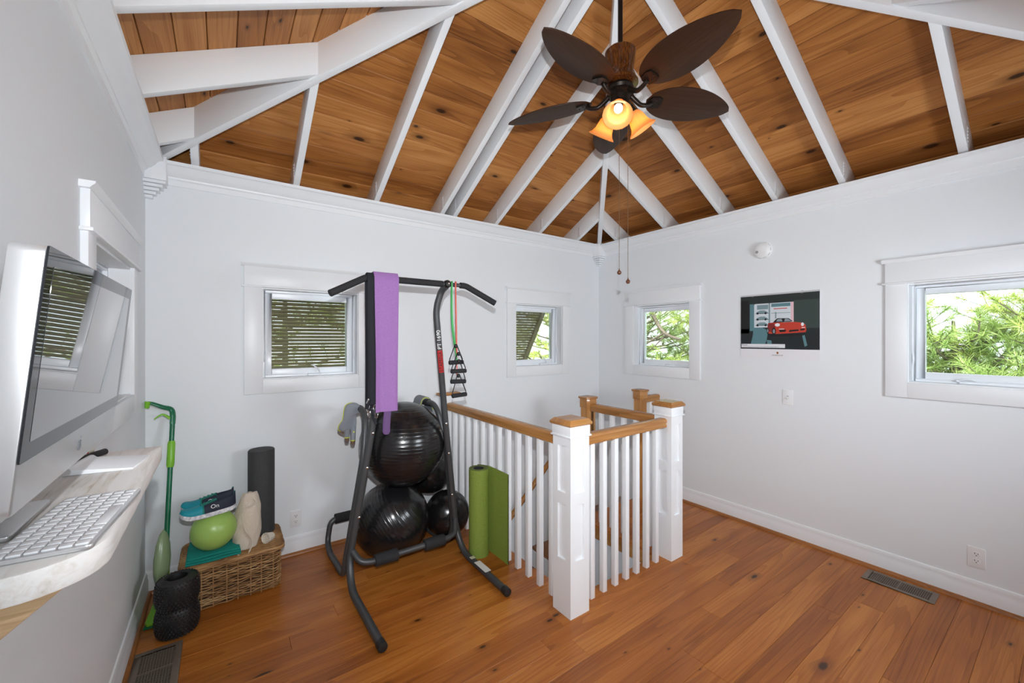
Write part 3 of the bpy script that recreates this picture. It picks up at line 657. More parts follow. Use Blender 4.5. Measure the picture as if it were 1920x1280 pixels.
for k in range(5):
    a = 0.838 + k * 2 * pi / 5; M = T(FX, FY, FZ) @ RZ(a) @ Matrix.Rotation(radians(-13), 4, 'X') @ Matrix.Rotation(radians(0.5), 4, 'Y')
    bl = MB().prism(poly, M, 0, 0.006).build('blade', BLADEM, fan, frame=M, bev=0.0015)
    br = MB(); Mi = T(FX, FY, FZ) @ RZ(a)
    pth = smooth_path([Mi @ Vector(p) for p in ((0.055, 0, 0.015), (0.085, 0, -0.010), (0.115, 0, -0.028), (0.150, 0, -0.024), (0.175, 0, -0.012))], 6)
    br.tube(pth, [0.013 - 0.003 * (i / len(pth)) for i in range(len(pth))], 10)
    ip = [(0.155, -0.012), (0.165, -0.030), (0.200, -0.036), (0.222, -0.028), (0.226, 0), (0.222, 0.028), (0.200, 0.036), (0.165, 0.030), (0.155, 0.012)]
    br.prism(ip, M, -0.010, -0.0005)
    for sx_, sy_ in ((0.19, 0.02), (0.19, -0.02), (0.213, 0)): br.ball(M @ Vector((sx_, sy_, -0.011)), 0.004, 8, 5)
    br.build('blade_iron', BRONZE, fan, bev=0)
LA0 = radians(219.6 - 6)
for k in range(3):
    a = LA0 + k * 2 * pi / 3; d = Vector((cos(a), sin(a), 0)); c0 = Vector((FX, FY, 0))
    neck = c0 + d * 0.060 + Vector((0, 0, 2.668)); axis = (d * 0.66 - Vector((0, 0, 1))).normalized()
    arm = MB().tube(smooth_path([c0 + d * 0.03 + Vector((0, 0, 2.69)), c0 + d * 0.055 + Vector((0, 0, 2.695)), c0 + d * 0.066 + Vector((0, 0, 2.68)), neck + axis * 0.004], 5), 0.008, 8)
    M = frame_from(neck, axis.orthogonal(), -axis)
    arm.lathe([(0.012, 0.012), (0.020, 0.006), (0.022, -0.012), (0.019, -0.020)], M, 20)
    lamp = arm.build('lamp_arm', BRONZE, fan)
    sp_ = [(0.021, -0.012), (0.030, -0.020), (0.038, -0.038), (0.042, -0.060), (0.047, -0.082), (0.057, -0.099), (0.068, -0.108), (0.072, -0.113)]
    mb = MB(); seg = 48; vs = []; fs = []
    for side_ in (0, 1):
        for r, z in sp_:
            for j in range(seg):
                fl_ = 1 + 0.022 * cos(j * 2 * pi / seg * 16) * (1 if z > -0.08 else 0.4); rr = (r - 0.0022 * side_) * fl_
                vs.append(M @ Vector((rr * cos(2 * pi * j / seg), rr * sin(2 * pi * j / seg), z)))
    n_ = len(sp_)
    for s_ in (0, 1):
        for i in range(n_ - 1):
            for j in range(seg):
                j2 = (j + 1) % seg; q_ = s_ * n_ * seg; fs.append((q_ + i * seg + j, q_ + i * seg + j2, q_ + (i + 1) * seg + j2, q_ + (i + 1) * seg + j))
    for j in range(seg):
        j2 = (j + 1) % seg; fs.append(((n_ - 1) * seg + j, (n_ - 1) * seg + j2, (2 * n_ - 1) * seg + j2, (2 * n_ - 1) * seg + j))
    mb.add(vs, fs); mb.build('lamp_shade', SHADE, lamp)
    bc = neck + axis * 0.052
    MB().ball(bc, 0.021, 20, 12, (1, 1, 1.25), M=frame_from(bc, axis.orthogonal(), -axis)).build('light_bulb', BULB, lamp)
    add_light('fan_lamp_light', 'POINT', neck + axis * 0.092, 0.5, (1.0, 0.70, 0.40), shadow_soft_size=0.02)
for (cx, cy, zt, zb) in ((FX - 0.008, FY + 0.0, 2.64, 1.838), (FX + 0.045, FY - 0.012, 2.655, 1.795)):
    pc = MB().tube([(cx, cy, zt), (cx, cy, zb + 0.02)], 0.0012, 6)
    for q_ in range(40): pc.ball((cx, cy, zb + 0.02 + (zt - zb - 0.02) * q_ / 40), 0.0018, 6, 4)
    pc = pc.build('pull_chain', mat('brass_chain', (0.25, 0.17, 0.09), 0.35, 0.8), fan)
    MB().lathe([(0.0001, -0.011), (0.006, -0.0095), (0.0105, -0.004), (0.0115, 0), (0.0105, 0.004), (0.006, 0.0095), (0.003, 0.014), (0.002, 0.02)], T(cx, cy, zb), 16).build('pull_knob', mat('knob_wood', (0.10, 0.035, 0.015), 0.35), pc)

# ------------------------------------------------------------------ exercise tower
PX = 0.99
tw = thing('exercise_tower', (PX, 2.5, 0), 'charcoal steel pull-up and dip tower standing in front of the far wall', 'exercise equipment')
def up_y(z): return 2.605 - 0.09 * z
def up_h(z): return 0.375 - 0.135 * z
TR = 0.0215
for s in (-1, 1):
    g = lambda h, y, z: (PX + s * h, y, z)
    pts = [g(0.365, 1.965, 0.024), g(0.372, 2.49, 0.024), g(up_h(0.14) + 0.006, up_y(0.14) - 0.005, 0.16), g(up_h(0.9), up_y(0.9), 0.9), g(up_h(1.70), up_y(1.70), 1.70), g(0.168, 2.415, 1.815), g(0.178, 2.365, 1.842)]
    pth = fillet(pts, 0.11, 8)
    u = MB().tube(pth, TR, 14).build('upright', STEEL, tw)
    MB().tube([g(0.3645, 1.94, 0.025), g(0.366, 1.985, 0.025)], 0.0245, 14).build('foot_cap', BLACKRUB, u, bev=0.003)
    # second tube: dip handle, down behind the upright, then back along the floor
    q2 = [g(up_h(1.0) + 0.004, 2.93, 1.03), g(up_h(1.0) + 0.004, 2.66, 1.045), g(up_h(0.80) + 0.010, up_y(0.8) + 0.046, 0.80), g(0.368, up_y(0.15) + 0.047, 0.15), g(0.374, 2.675, 0.024), g(0.385 if s < 0 else 0.300, 3.02, 0.024)]
    if s > 0: q2[-2] = g(0.345, 2.675, 0.024)
    sd = MB().tube(fillet(q2, 0.10, 8), 0.019, 12).build('dip_bar', STEEL, tw)
    MB().tube([g(up_h(1.0) + 0.004, 2.945, 1.029), g(up_h(1.0) + 0.004, 2.78, 1.039)], 0.0235, 12).build('foam_grip', FOAM, sd)
    for z in (0.20, 0.42, 0.72, 0.93):
        c = Vector(g(up_h(z), up_y(z), z)); MB().ball(c + Vector((s * -0.004, -TR, 0)), 0.009, 12, 8, (1, 0.6, 1)).build('bolt', CHROME, u)
# front low crossbar with two foam sleeves
h0 = up_h(0.21)
cb_ = fillet([(PX - h0, up_y(.21) - 0.02, 0.215), (PX - h0 + 0.03, 2.51, 0.165), (PX - h0 + 0.09, 2.495, 0.155), (PX + h0 - 0.09, 2.495, 0.155), (PX + h0 - 0.03, 2.51, 0.165), (PX + h0, up_y(.21) - 0.02, 0.235)], 0.06, 6)
cbo = MB().tube(cb_, 0.0185, 12).build('front_crossbar', STEEL, tw)
for x0, x1 in ((-0.235, -0.095), (0.085, 0.225)): MB().lathe([(0.022, -0.5), (0.034, -0.5), (0.036, -0.47), (0.036, 0.47), (0.034, 0.5), (0.022, 0.5)], frame_from((PX + (x0 + x1) / 2, 2.495, 0.155), (0, 0, 1), (1, 0, 0)) @ Matrix.Diagonal((1, 1, x1 - x0, 1)), 24).build('foam_sleeve', FOAM, cbo)
# raised rear crossbar
rb_ = fillet([(PX - 0.385, 2.98, 0.024), (PX - 0.387, 3.10, 0.06), (PX - 0.36, 3.115, 0.21), (PX - 0.26, 3.12, 0.21), (PX + 0.21, 3.12, 0.21), (PX + 0.285, 3.115, 0.21), (PX + 0.300, 3.10, 0.06), (PX + 0.300, 2.98, 0.024)], 0.09, 7)
rbo = MB().tube(rb_, 0.0185, 12).build('rear_crossbar', STEEL, tw)
for x0, x1 in ((-0.33, -0.19), (0.14, 0.27)): MB().tube([(PX + x0, 3.118, 0.21), (PX + x1, 3.12, 0.21)], 0.034, 18).build('foam_sleeve', FOAM, rbo)
# pull-up bar
BY, BZ = 2.36, 1.852
bar = MB().tube(fillet([(PX - 0.525, BY - 0.06, BZ - 0.105), (PX - 0.325, BY, BZ), (PX + 0.315, BY, BZ), (PX + 0.505, BY - 0.06, BZ - 0.108)], 0.05, 6), 0.013, 12).build('pull_up_bar', STEEL, tw)
for s in (-1, 1):
    MB().tube(fillet([(PX + s * 0.518 - 0.0095, BY - 0.0605, BZ - 0.109), (PX + s * 0.320 - 0.004, BY - 0.001, BZ), (PX + s * 0.275, BY, BZ)], 0.05, 6), 0.0195, 14).build('grip', FOAM, bar)
MB().tube([(PX - 0.15, BY, BZ), (PX + 0.15, BY, BZ)], 0.0195, 14).build('grip', FOAM, bar)
for s in (-1, 1):
    MB().lathe([(0.0001, -0.026), (0.016, -0.022), (0.025, -0.010), (0.025, 0.010), (0.016, 0.022), (0.0001, 0.026)], frame_from((PX + s * 0.181, BY, BZ + 0.002), (1, 0, 0), (0, -1, 0)), 18).build('bar_clamp', BLACKRUB, bar)
    MB().ball((PX + s * 0.181, BY - 0.026, BZ + 0.002), 0.008, 10, 6).build('bolt', CHROME, bar)
# lettering on the right upright
RED = mat('label_red', (0.55, 0.02, 0.02), 0.4); WHITE = mat('print_white', (0.85, 0.85, 0.85), 0.5); BLK = mat('print_black', (0.01, 0.01, 0.012), 0.5)
def up_frame(z, off):
    p = Vector((PX + up_h(z), up_y(z), z)); axis = (Vector((PX + up_h(z + .1), up_y(z + .1), z + .1)) - p).normalized()
    view = (Vector((0, 0, EYE)) - p); view.z = 0; view = (Vector((-0.25, -1, 0))).normalized(); n = (view - axis * view.dot(axis)).normalized()
    return frame_from(p + n * off, axis, n)
M = up_frame(1.375, TR - 0.004); lb = MB()
for k in range(8):
    a0, a1 = radians(-48 + 12 * k), radians(-36 + 12 * k); r_ = TR + 0.0006; Mz = up_frame(1.375, 0)
    lb.add([Mz @ Vector((-0.095, -r_ * sin(a0), r_ * cos(a0))), Mz @ Vector((0.055, -r_ * sin(a0), r_ * cos(a0))), Mz @ Vector((0.055, -r_ * sin(a1), r_ * cos(a1))), Mz @ Vector((-0.095, -r_ * sin(a1), r_ * cos(a1)))], [(0, 1, 2, 3)])
lbo = lb.build('red_label', RED, tw)
text('STAMINA', 0.034, up_frame(1.355, TR + 0.0012), BLK, lbo, sx=0.95)
text('PT 1690', 0.036, up_frame(1.50, TR + 0.0008), WHITE, tw, sx=1.05)
st_ = MB().box(PX + 0.345, PX + 0.389, 2.16, 2.30, 0.0462, 0.0470); st_.build('warning_sticker', mat('sticker', (0.7, 0.7, 0.68), 0.5), tw)
MB().box(PX + 0.352, PX + 0.384, 2.345, 2.375, 0.0455, 0.0468).build('warning_sticker', mat('sticker_cream', (0.6, 0.58, 0.42), 0.5), tw)

# ------------------------------------------------------------------ exercise balls
def ex_ball(c, r, tilt, label, plug):
    t = thing('exercise_ball', (c[0], c[1], c[2] - r), label, 'exercise ball', 'black exercise balls')
    M = T(*c) @ Matrix.Rotation(tilt[0], 4, 'X') @ Matrix.Rotation(tilt[1], 4, 'Y')
    mb = MB(); seg, rings = 56, 60; prof = []
    for i in range(rings + 1):
        th = pi * i / rings; rr = r * (1 + (0.0035 if (i % 3 == 0 and 8 < i < rings - 8) else 0)); prof.append((max(1e-5, rr * sin(th)), -rr * cos(th)))
    mb.lathe(prof, M, seg, closed_ends=False); mb.build('shell', BALLM, t, frame=M, angle=80)
    d = Vector(plug).normalized(); fm = frame_from(Vector(c) + d * (r - 0.001), d.orthogonal(), d)
    MB().lathe([(0.0001, 0.003), (0.006, 0.003), (0.007, 0.001), (0.012, 0.001), (0.013, 0)], fm, 20).build('valve_plug', BLACKRUB, t)
ex_ball((1.015, 2.725, 0.783), 0.285, (0.05, 0.03), 'large black exercise ball stacked highest inside the tower', (-0.3, -0.9, 0.35))
ex_ball((0.965, 2.792, 0.251), 0.250, (0.6, 0.75), 'large black exercise ball on the floor behind the padded crossbar', (0.4, -0.8, -0.3))
ex_ball((1.398, 2.815, 0.178), 0.167, (0.9, -0.6), 'smallest black exercise ball on the floor beside the green mat', (-0.5, -0.8, -0.1))
ex_ball((1.335, 3.005, 0.475), 0.185, (1.2, 0.3), 'half-hidden black exercise ball wedged behind the other balls', (-0.1, -0.8, -0.5))

# ------------------------------------------------------------------ cloths and bands on the bar
def drape(x0, x1, zf, zb, wob, y0, thick, flare=0.0):
    """strip hung over the bar: front side down to zf, back side down to zb"""
    R_ = 0.024; Lf, Lb = BZ - zf, BZ - zb; arcl = pi * R_; tot = Lf + arcl + Lb
    def pt(u, v, off=0.0):
        s_ = u * tot; r = R_ + off
        if s_ < Lf: y, z = y0 - r, zf + s_
        elif s_ < Lf + arcl: a = (s_ - Lf) / R_; y, z = y0 - r * cos(a), BZ + r * sin(a)
        else: y, z = y0 + r, BZ - (s_ - Lf - arcl)
        k = min(1, max(0, (BZ - z) / 0.5)); x = x0 + (x1 - x0) * v; xm = (x0 + x1) / 2
        x = xm + (x - xm) * (1 - 0.10 * k * (1 - flare)) + wob * 0.35 * sin(z * 5.0) * k
        y += -wob * k * sin(v * 7.0 + z * 2.2) - wob * 0.5 * k * sin(v * 15 + 1)
        return Vector((x, y, z))
    return pt
def cloth(name, m, parent, x0, x1, zf, zb, wob, thick, flare=0.0, nu=60, nv=14, y0=BY, lift=0.0):
    f1 = drape(x0, x1, zf, zb, wob, y0, thick, flare); mb = MB()
    mb.grid(lambda u, v: f1(u, v, lift + thick), nu, nv); mb.grid(lambda u, v: f1(u, v, lift), nu, nv)
    w_ = nv + 1; N = (nu + 1) * w_
    rim = [i * w_ for i in range(nu + 1)] + [nu * w_ + j for j in range(1, nv + 1)] + [i * w_ + nv for i in range(nu - 1, -1, -1)] + [j for j in range(nv - 1, 0, -1)]
    for a_, b_ in zip(rim, rim[1:] + rim[:1]): mb.f.append([a_, b_, N + b_, N + a_]); mb.mi.append(0)
    return mb.build(name, m, parent)
t = tag(cloth('purple_wrap', PURPLE, None, 0.700, 0.842, 1.085, 1.25, 0.0045, 0.003, lift=0.012), 'long purple stretch cloth draped over the pull-up bar', 'cloth')
t = thing('purple_strap', (0.775, BY, 0.96), 'narrow purple strap end hanging below the purple cloth', 'strap')
MB().grid(lambda u, v: Vector((0.756 + 0.042 * v + 0.004 * sin(u * 5), 2.336 + 0.002 * sin(v * 6), 1.20 - 0.235 * u - 0.016 * sqrt(max(0, 1 - (2 * v - 1) ** 2)) * u)), 20, 6).grid(lambda u, v: Vector((0.756 + 0.042 * v + 0.004 * sin(u * 5), 2.339 + 0.002 * sin(v * 6), 1.20 - 0.235 * u - 0.016 * sqrt(max(0, 1 - (2 * v - 1) ** 2)) * u)), 20, 6).build('webbing', PURPLE2, t)
t = thing('black_strap', (0.69, BY, 1.05), 'wide black padded strap with metal buckles beside the purple cloth', 'strap')
cloth('webbing', NAVYBLK, t, 0.665, 0.722, 1.13, 1.10, 0.003, 0.004, lift=0.002)
for k, (x, z) in enumerate(((0.665, 1.155), (0.668, 1.115), (0.672, 1.085), (0.705, 1.115), (0.712, 1.065))):
    c = Vector((x, BY - 0.03, z)); M = frame_from(c, (0.3, -0.4, 1), (1, -0.3 + 0.2 * k, 0.2))
    MB().tube([M @ Vector((0.013 * cos(a) * 1.3, 0.010 * sin(a), 0)) for a in [2 * pi * j / 16 for j in range(16)]], 0.0022, 8, closed=True).build('buckle', CHROME, t)
MB().tube(smooth_path([(0.68, BY - .03, 1.16), (0.662, BY - .035, 1.12), (0.69, BY - .03, 1.09), (0.70, BY - .028, 1.05), (0.715, BY - 0.028, 1.02)], 6), 0.011, 10, sx=0.4).build('loop_strap', NAVYBLK, t)

# resistance bands: rubber tubing looped over the bar with foam handles
def handle(parent, c, w_, h, tilt, m):
    M = frame_from(c, (cos(tilt), sin(tilt) * 0.3, sin(tilt)), (0, -1, 0))
    MB().tube([M @ Vector((x, -h / 2, 0)) for x in (-w_ / 2, w_ / 2)], 0.014, 14).build('foam_handle', FOAM, parent, bev=0.003)
    for s in (-1, 1): MB().tube([M @ Vector((s * (w_ / 2 - 0.006), -h / 2 - 0.012, 0)), M @ Vector((s * (w_ / 2 - 0.004), -h / 2 + 0.02, 0)), M @ Vector((s * 0.010, h / 2, 0))], 0.007, 8, sx=0.35).build('web_strap', NAVYBLK, parent)
    MB().ball(M @ Vector((0, h / 2, 0)), 0.013, 12, 8).build('strap_ring', BLACKRUB, parent)
for nm, m, xs, hs, lab in (('resistance_band', TUBEG, (1.196, 1.212), [((1.222, 2.335, 1.405), .100, .105, 0.02), ((1.235, 2.325, 1.295), .105, .13, -0.03)], 'green resistance band with black handles looped over the bar'),
                           ('resistance_band', TUBER, (1.222, 1.242), [((1.232, 2.318, 1.352), .106, .11, 0.0), ((1.236, 2.322, 1.205), .104, .125, 0.05)], 'red resistance band with black handles looped over the bar')):
    t = thing(nm, (sum(xs) / 2, BY, 1.2), lab, 'resistance band', 'resistance bands on the pull-up bar')
    for k, (c, w_, h, tl) in enumerate(hs): handle(t, Vector(c), w_, h, tl, m)
    top1 = Vector(hs[0][0]) + Vector((0, 0.012, hs[0][2] / 2)); top2 = Vector(hs[1][0]) + Vector((0, 0.012, hs[1][2] / 2)); r_ = 0.020
    a_ = [(top1.x, BY - 0.018, top1.z), (xs[0] + .004, BY - 0.022, 1.62), (xs[0], BY - 0.02, BZ - 0.01)]
    arc_ = [(xs[0] + (xs[1] - xs[0]) * k / 6, BY - 0.020 * cos(pi * k / 6), BZ + 0.020 * sin(pi * k / 6)) for k in range(7)]
    b_ = [(xs[1], BY + 0.02, BZ - 0.02), (xs[1] - 0.004, BY + 0.006, 1.6), (top2.x, BY - 0.012, top2.z)]
    MB().tube(smooth_path(a_[:2] + [a_[2]] + arc_ + b_, 6), 0.0048, 8).build('rubber_tubing', m, t)

# gloves over the dip handles
def glove(cx, cy, z, out, label, La=0.17, Lb=0.12):
    t = thing('workout_glove', (cx, cy, z - 0.22), label, 'glove', 'grey workout gloves on the dip bars')
    def leg(u, v, off):   # u over the bar, v along the bar (y)
        s_ = (u - 0.5) * 2; r = 0.030 + off
        y = cy + (v - 0.5) * 0.13
        if abs(s_) < 0.3: a = s_ / 0.3 * pi / 2; return Vector((cx + out * r * sin(a), y, z + r * cos(a) - 0.002))
        dn = (abs(s_) - 0.3) / 0.7; sg = 1 if s_ > 0 else -1
        L = La if sg > 0 else Lb
        return Vector((cx + out * sg * (r + 0.016 * sin(dn * 2)), y + (0.02 * dn if sg > 0 else -0.01 * dn) + (v - 0.5) * 0.02 * dn, z - dn * L))
    mb = MB(); nu, nv = 40, 12
    mb.grid(lambda u, v: leg(u, v, 0.014), nu, nv); mb.grid(lambda u, v: leg(u, v, 0.0), nu, nv)
    w_ = nv + 1; N = (nu + 1) * w_
    rim = [i * w_ for i in range(nu + 1)] + [nu * w_ + j for j in range(1, nv + 1)] + [i * w_ + nv for i in range(nu - 1, -1, -1)] + [j for j in range(nv - 1, 0, -1)]
    for a_, b_ in zip(rim, rim[1:] + rim[:1]): mb.f.append([a_, b_, N + b_, N + a_]); mb.mi.append(0)
    mb.build('palm', GREYFAB, t)
    for k in range(4):
        v = 0.10 + 0.27 * k; p0 = leg(1.0, v, 0.007); d = Vector((out * 0.01, (k - 1.5) * 0.006, -1)); L = (0.045, 0.06, 0.055, 0.035)[k]
        fg = MB().tube([p0 + Vector((0, 0, 0.03)), p0 + d * L * 0.5, p0 + d * L], [0.015, 0.0135, 0.0125], 12).build('finger', GREYFAB, t)
        MB().tube([p0 + d * (L - 0.004), p0 + d * (L + 0.003)], 0.0135, 12).build('lime_edge', LIME, fg)
        MB().tube([p0 + d * (L + 0.002), p0 + d * (L + 0.014)], 0.0125, 12).build('finger_lining', mat('glove_tan', (0.16, 0.10, 0.07), 0.8), fg)
    MB().tube([leg(0.15 + 0.85 * i / 24, 0.0, 0.007) for i in range(25)], 0.003, 8).build('lime_piping', LIME, t)
    MB().tube([leg(0.15 + 0.85 * i / 24, 1.0, 0.007) for i in range(25)], 0.003, 8).build('lime_piping', LIME, t)
gx, gy, gz = PX - up_h(1.0) - 0.004, 2.79, 1.060
gt = thing('workout_glove', (gx - 0.06, gy, gz - 0.26), 'grey glove with lime piping hanging left of the purple cloth', 'glove', 'grey workout gloves on the dip bars')
def gp(X, Y): return ((X - 345) / 8.533 / 276.0, -(Y - 560) / 8.533 / 276.0)
out_ = [gp(*q) for q in ((385, 590), (330, 545), (280, 512), (220, 503), (160, 515), (122, 548), (104, 620), (92, 700), (80, 760), (40, 815), (22, 860), (30, 905), (95, 945), (130, 950), (180, 935), (240, 930), (278, 900), (292, 800), (292, 690), (330, 650), (390, 625))]
Mg = Matrix(((1, 0, 0, gx), (0, 0, -1, gy), (0, 1, 0, gz), (0, 0, 0, 1)))
sm_ = [(p.x, p.y) for p in smooth_path([Vector((a, b, 0)) for a, b in out_ + out_[:1]], 3)[:-1]]
pm_ = MB(); n_ = len(sm_); cxg = sum(a for a, b in sm_) / n_; cyg = sum(b for a, b in sm_) / n_; lay = []
for s_, dpt in ((0.80, -0.013), (0.95, -0.009), (1.0, 0.0), (0.95, 0.009), (0.80, 0.013)): lay.append([Mg @ Vector((cxg + (a - cxg) * s_, cyg + (b - cyg) * s_, dpt)) for a, b in sm_])
pm_.add([p for l_ in lay for p in l_], [(q * n_ + k, q * n_ + (k + 1) % n_, (q + 1) * n_ + (k + 1) % n_, (q + 1) * n_ + k) for q in range(4) for k in range(n_)] + [tuple(range(n_ - 1, -1, -1)), tuple(4 * n_ + k for k in range(n_))])
pm_.build('palm', GREYFAB, gt, angle=75)
MB().tube([Mg @ Vector((a, b, 0.003)) for a, b in sm_[3 * 3:3 * 12]], 0.0028, 8).build('lime_piping', LIME, gt)
MB().tube([Mg @ Vector((*gp(X, Y), 0)) for X, Y in ((25, 880), (60, 925), (105, 955))], 0.006, 8).build('cuff_lining', mat('glove_tan', (0.16, 0.10, 0.07), 0.8), gt)
for (xa, ya, xb, yb) in ((150, 900, 148, 1030), (240, 880, 235, 1085)):
    a3 = Mg @ Vector((*gp(xa, ya), 0.004)); b3 = Mg @ Vector((*gp(xb, yb), 0.006)); d3 = (b3 - a3).normalized()
    fg = MB().tube([a3, a3.lerp(b3, 0.5), b3], [0.0175, 0.0165, 0.0155], 14).build('finger', GREYFAB, gt)
    MB().tube([b3 - d3 * 0.003, b3 + d3 * 0.003], 0.0162, 14).build('lime_edge', LIME, fg); MB().tube([b3 + d3 * 0.002, b3 + d3 * 0.024], [0.0152, 0.012], 14).build('finger_lining', MATS['glove_tan'], fg)
MB().lathe([(0.0001, 0.0), (0.006, 0.0), (0.006, 0.002), (0.0001, 0.002)], Mg @ T(*gp(240, 950), 0.021), 5).build('lime_star', LIME, gt)
glove(PX + up_h(1.0) + 0.004, 2.90, 1.031, -1, 'grey glove with lime piping over the dip bar near the bands', 0.085, 0.10)

# ------------------------------------------------------------------ rolled yoga mat with its loose end
t = thing('yoga_mat', (1.46, 2.45, 0), 'green rolled exercise mat standing upright against the railing balusters', 'exercise mat')
path = []; turns = 4.2; N = 150
for i in range(N + 1):
    a = turns * 2 * pi * i / N; r = 0.036 + 0.0082 * a / (2 * pi); path.append((1.462 + r * cos(a - 0.4), 2.455 + r * sin(a - 0.4)))
ex, ey = path[-1]; tail = [(ex + (1.5455 - ex) * k / 8, ey + (2.215 - ey) * (k / 8) ** 0.9) for k in range(1, 9)]
a0 = path[-1]
tail = [Vector((*p, 0)) for p in [path[-1], (1.500, 2.525), (1.540, 2.46), (1.5480, 2.38), (1.5480, 2.215)]]
path = path + [(p.x, p.y) for p in smooth_path(tail, 6)[1:]]
mb = MB(); mb2 = MB(); th = 0.0035; n = len(path)
def off_path(k):
    out = []
    for i in range(n):
        a = Vector(path[max(i - 1, 0)]); b = Vector(path[min(i + 1, n - 1)]); d = (b - a).normalized(); out.append(Vector(path[i]) + Vector((d.y, -d.x)) * k)
    return out
o1, o0 = off_path(th), off_path(-th * 0.1)
def strip(m_, oa, ob):
    for i in range(n - 1):
        for (z0, z1, A, Bv) in ((0, 0.60, oa, oa), (0, 0.60, ob, ob)):
            m_.add([(A[i].x, A[i].y, z0), (A[i + 1].x, A[i + 1].y, z0), (A[i + 1].x, A[i + 1].y, z1), (A[i].x, A[i].y, z1)], [(0, 1, 2, 3)])
        for z in (0, 0.60): m_.add([(oa[i].x, oa[i].y, z), (oa[i + 1].x, oa[i + 1].y, z), (ob[i + 1].x, ob[i + 1].y, z), (ob[i].x, ob[i].y, z)], [(0, 1, 2, 3)])
strip(mb, o1, o0); o2 = off_path(-th); strip(mb2, o0, o2)
mb.build('mat_face', MATGREEN, t); mb2.build('mat_backing', MATBLACK, t)

# ------------------------------------------------------------------ wicker basket and what lies on it
BX0, BX1, BY0, BY1, BH = -0.185, 0.300, 2.825, 3.165, 0.232
bk = thing('wicker_basket', ((BX0 + BX1) / 2, (BY0 + BY1) / 2, 0), 'woven wicker hamper with lid standing in the far left corner', 'basket')
def rrect(inset, rad=0.055, n=168):
    x0, x1, y0, y1 = BX0 + inset, BX1 - inset, BY0 + inset, BY1 - inset; r = rad; pts = []
    segs = [((x0 + r, y0), (x1 - r, y0)), None, ((x1, y0 + r), (x1, y1 - r)), None, ((x1 - r, y1), (x0 + r, y1)), None, ((x0, y1 - r), (x0, y0 + r)), None]
    cs = [(x1 - r, y0 + r, -pi / 2), (x1 - r, y1 - r, 0), (x0 + r, y1 - r, pi / 2), (x0 + r, y0 + r, pi)]
    poly = []; ci = 0
    for sgm in segs:
        if sgm: poly += [Vector(sgm[0]), Vector(sgm[1])]
        else:
            cx, cy, a0 = cs[ci]; ci += 1; poly += [Vector((cx + r * cos(a0 + pi / 2 * k / 8), cy + r * sin(a0 + pi / 2 * k / 8))) for k in range(1, 8)]
    L = [0]
    for a, b in zip(poly, poly[1:] + poly[:1]): L.append(L[-1] + (b - a).length)
    out = []
    for i in range(n):
        s_ = L[-1] * i / n; k = max(j for j in range(len(poly)) if L[j] <= s_); a, b = poly[k], poly[(k + 1) % len(poly)]; f = (s_ - L[k]) / max(1e-9, L[k + 1] - L[k]); out.append(a.lerp(b, f))
    return out
R0_ = rrect(0.008); nst = 26; n = len(R0_)
def norm2(P, i): d = (P[(i + 1) % len(P)] - P[i - 1]).normalized(); return Vector((d.y, -d.x))
inner = MB(); P = rrect(0.020)
inner.prism([(p.x, p.y) for p in P], Matrix(), 0.004, BH - 0.01).build('lining', WDARK, bk, smooth=False)
wv = MB(); rws = 28; rg = random.Random(5)
for k in range(rws):
    z = 0.008 + (BH - 0.016) * k / (rws - 1); ph = pi * (k % 2) + rg.uniform(-0.3, 0.3); p1, p2, q1 = rg.uniform(0, 6), rg.uniform(0, 6), rg.uniform(0.6, 1.4); pts = []
    for i in range(n):
        d = norm2(R0_, i); o = 0.0045 * sin(2 * pi * i / n * nst / 2 + ph); zz = z + 0.0030 * sin(2 * pi * i / n * 3 + p1) * q1 + 0.0018 * sin(2 * pi * i / n * 19 + p2)
        pts.append((R0_[i].x + d.x * o, R0_[i].y + d.y * o, zz))
    wv.tube(pts, 0.0026 + rg.uniform(-0.0005, 0.0007), 6, closed=True)
tag(wv.build('woven_side', WICKER, bk), kind='stuff')
stk = MB()
for k in range(nst):
    i = int(n * (k + 0.5) / nst) % n; p = R0_[i]; stk.tube([(p.x, p.y, 0), (p.x, p.y, BH)], 0.0035, 6)
tag(stk.build('upright_stakes', mat('wicker_stake', (0.36, 0.19, 0.075), 0.6), bk), kind='stuff')
lid = MB(); lrows = 30
for k in range(lrows):
    y = BY0 - 0.004 + (BY1 - BY0 + 0.008) * k / (lrows - 1); e = 0.010
    for b_ in (0, 1):
        pts = []; rr_ = 0.05; dy = min(y - (BY0 - .004), (BY1 + .004) - y); cut = rr_ - sqrt(max(0, rr_ * rr_ - (rr_ - min(dy, rr_)) ** 2)); x0, x1 = BX0 - 0.008 + cut, BX1 + 0.008 - cut
        for i in range(70):
            x = x0 + (x1 - x0) * i / 69; pts.append((x, y + rg.uniform(-.0006, .0006), BH + 0.012 + 0.005 * sin(x * 2 * pi / 0.072 + pi * (k % 2)) + b_ * 0.004))
        lid.tube(pts, 0.0052, 6)
for zz in (0.0, 0.009, 0.018):
    Pb = rrect(-0.008, 0.05); lid.tube([(p.x + rg.uniform(-.001, .001), p.y, BH + zz + 0.0015 * sin(i * 0.9 + zz * 300)) for i, p in enumerate(Pb)], 0.0062, 7, closed=True)
tag(lid.build('woven_lid', WICKER, bk), kind='stuff')
LT = BH + 0.026
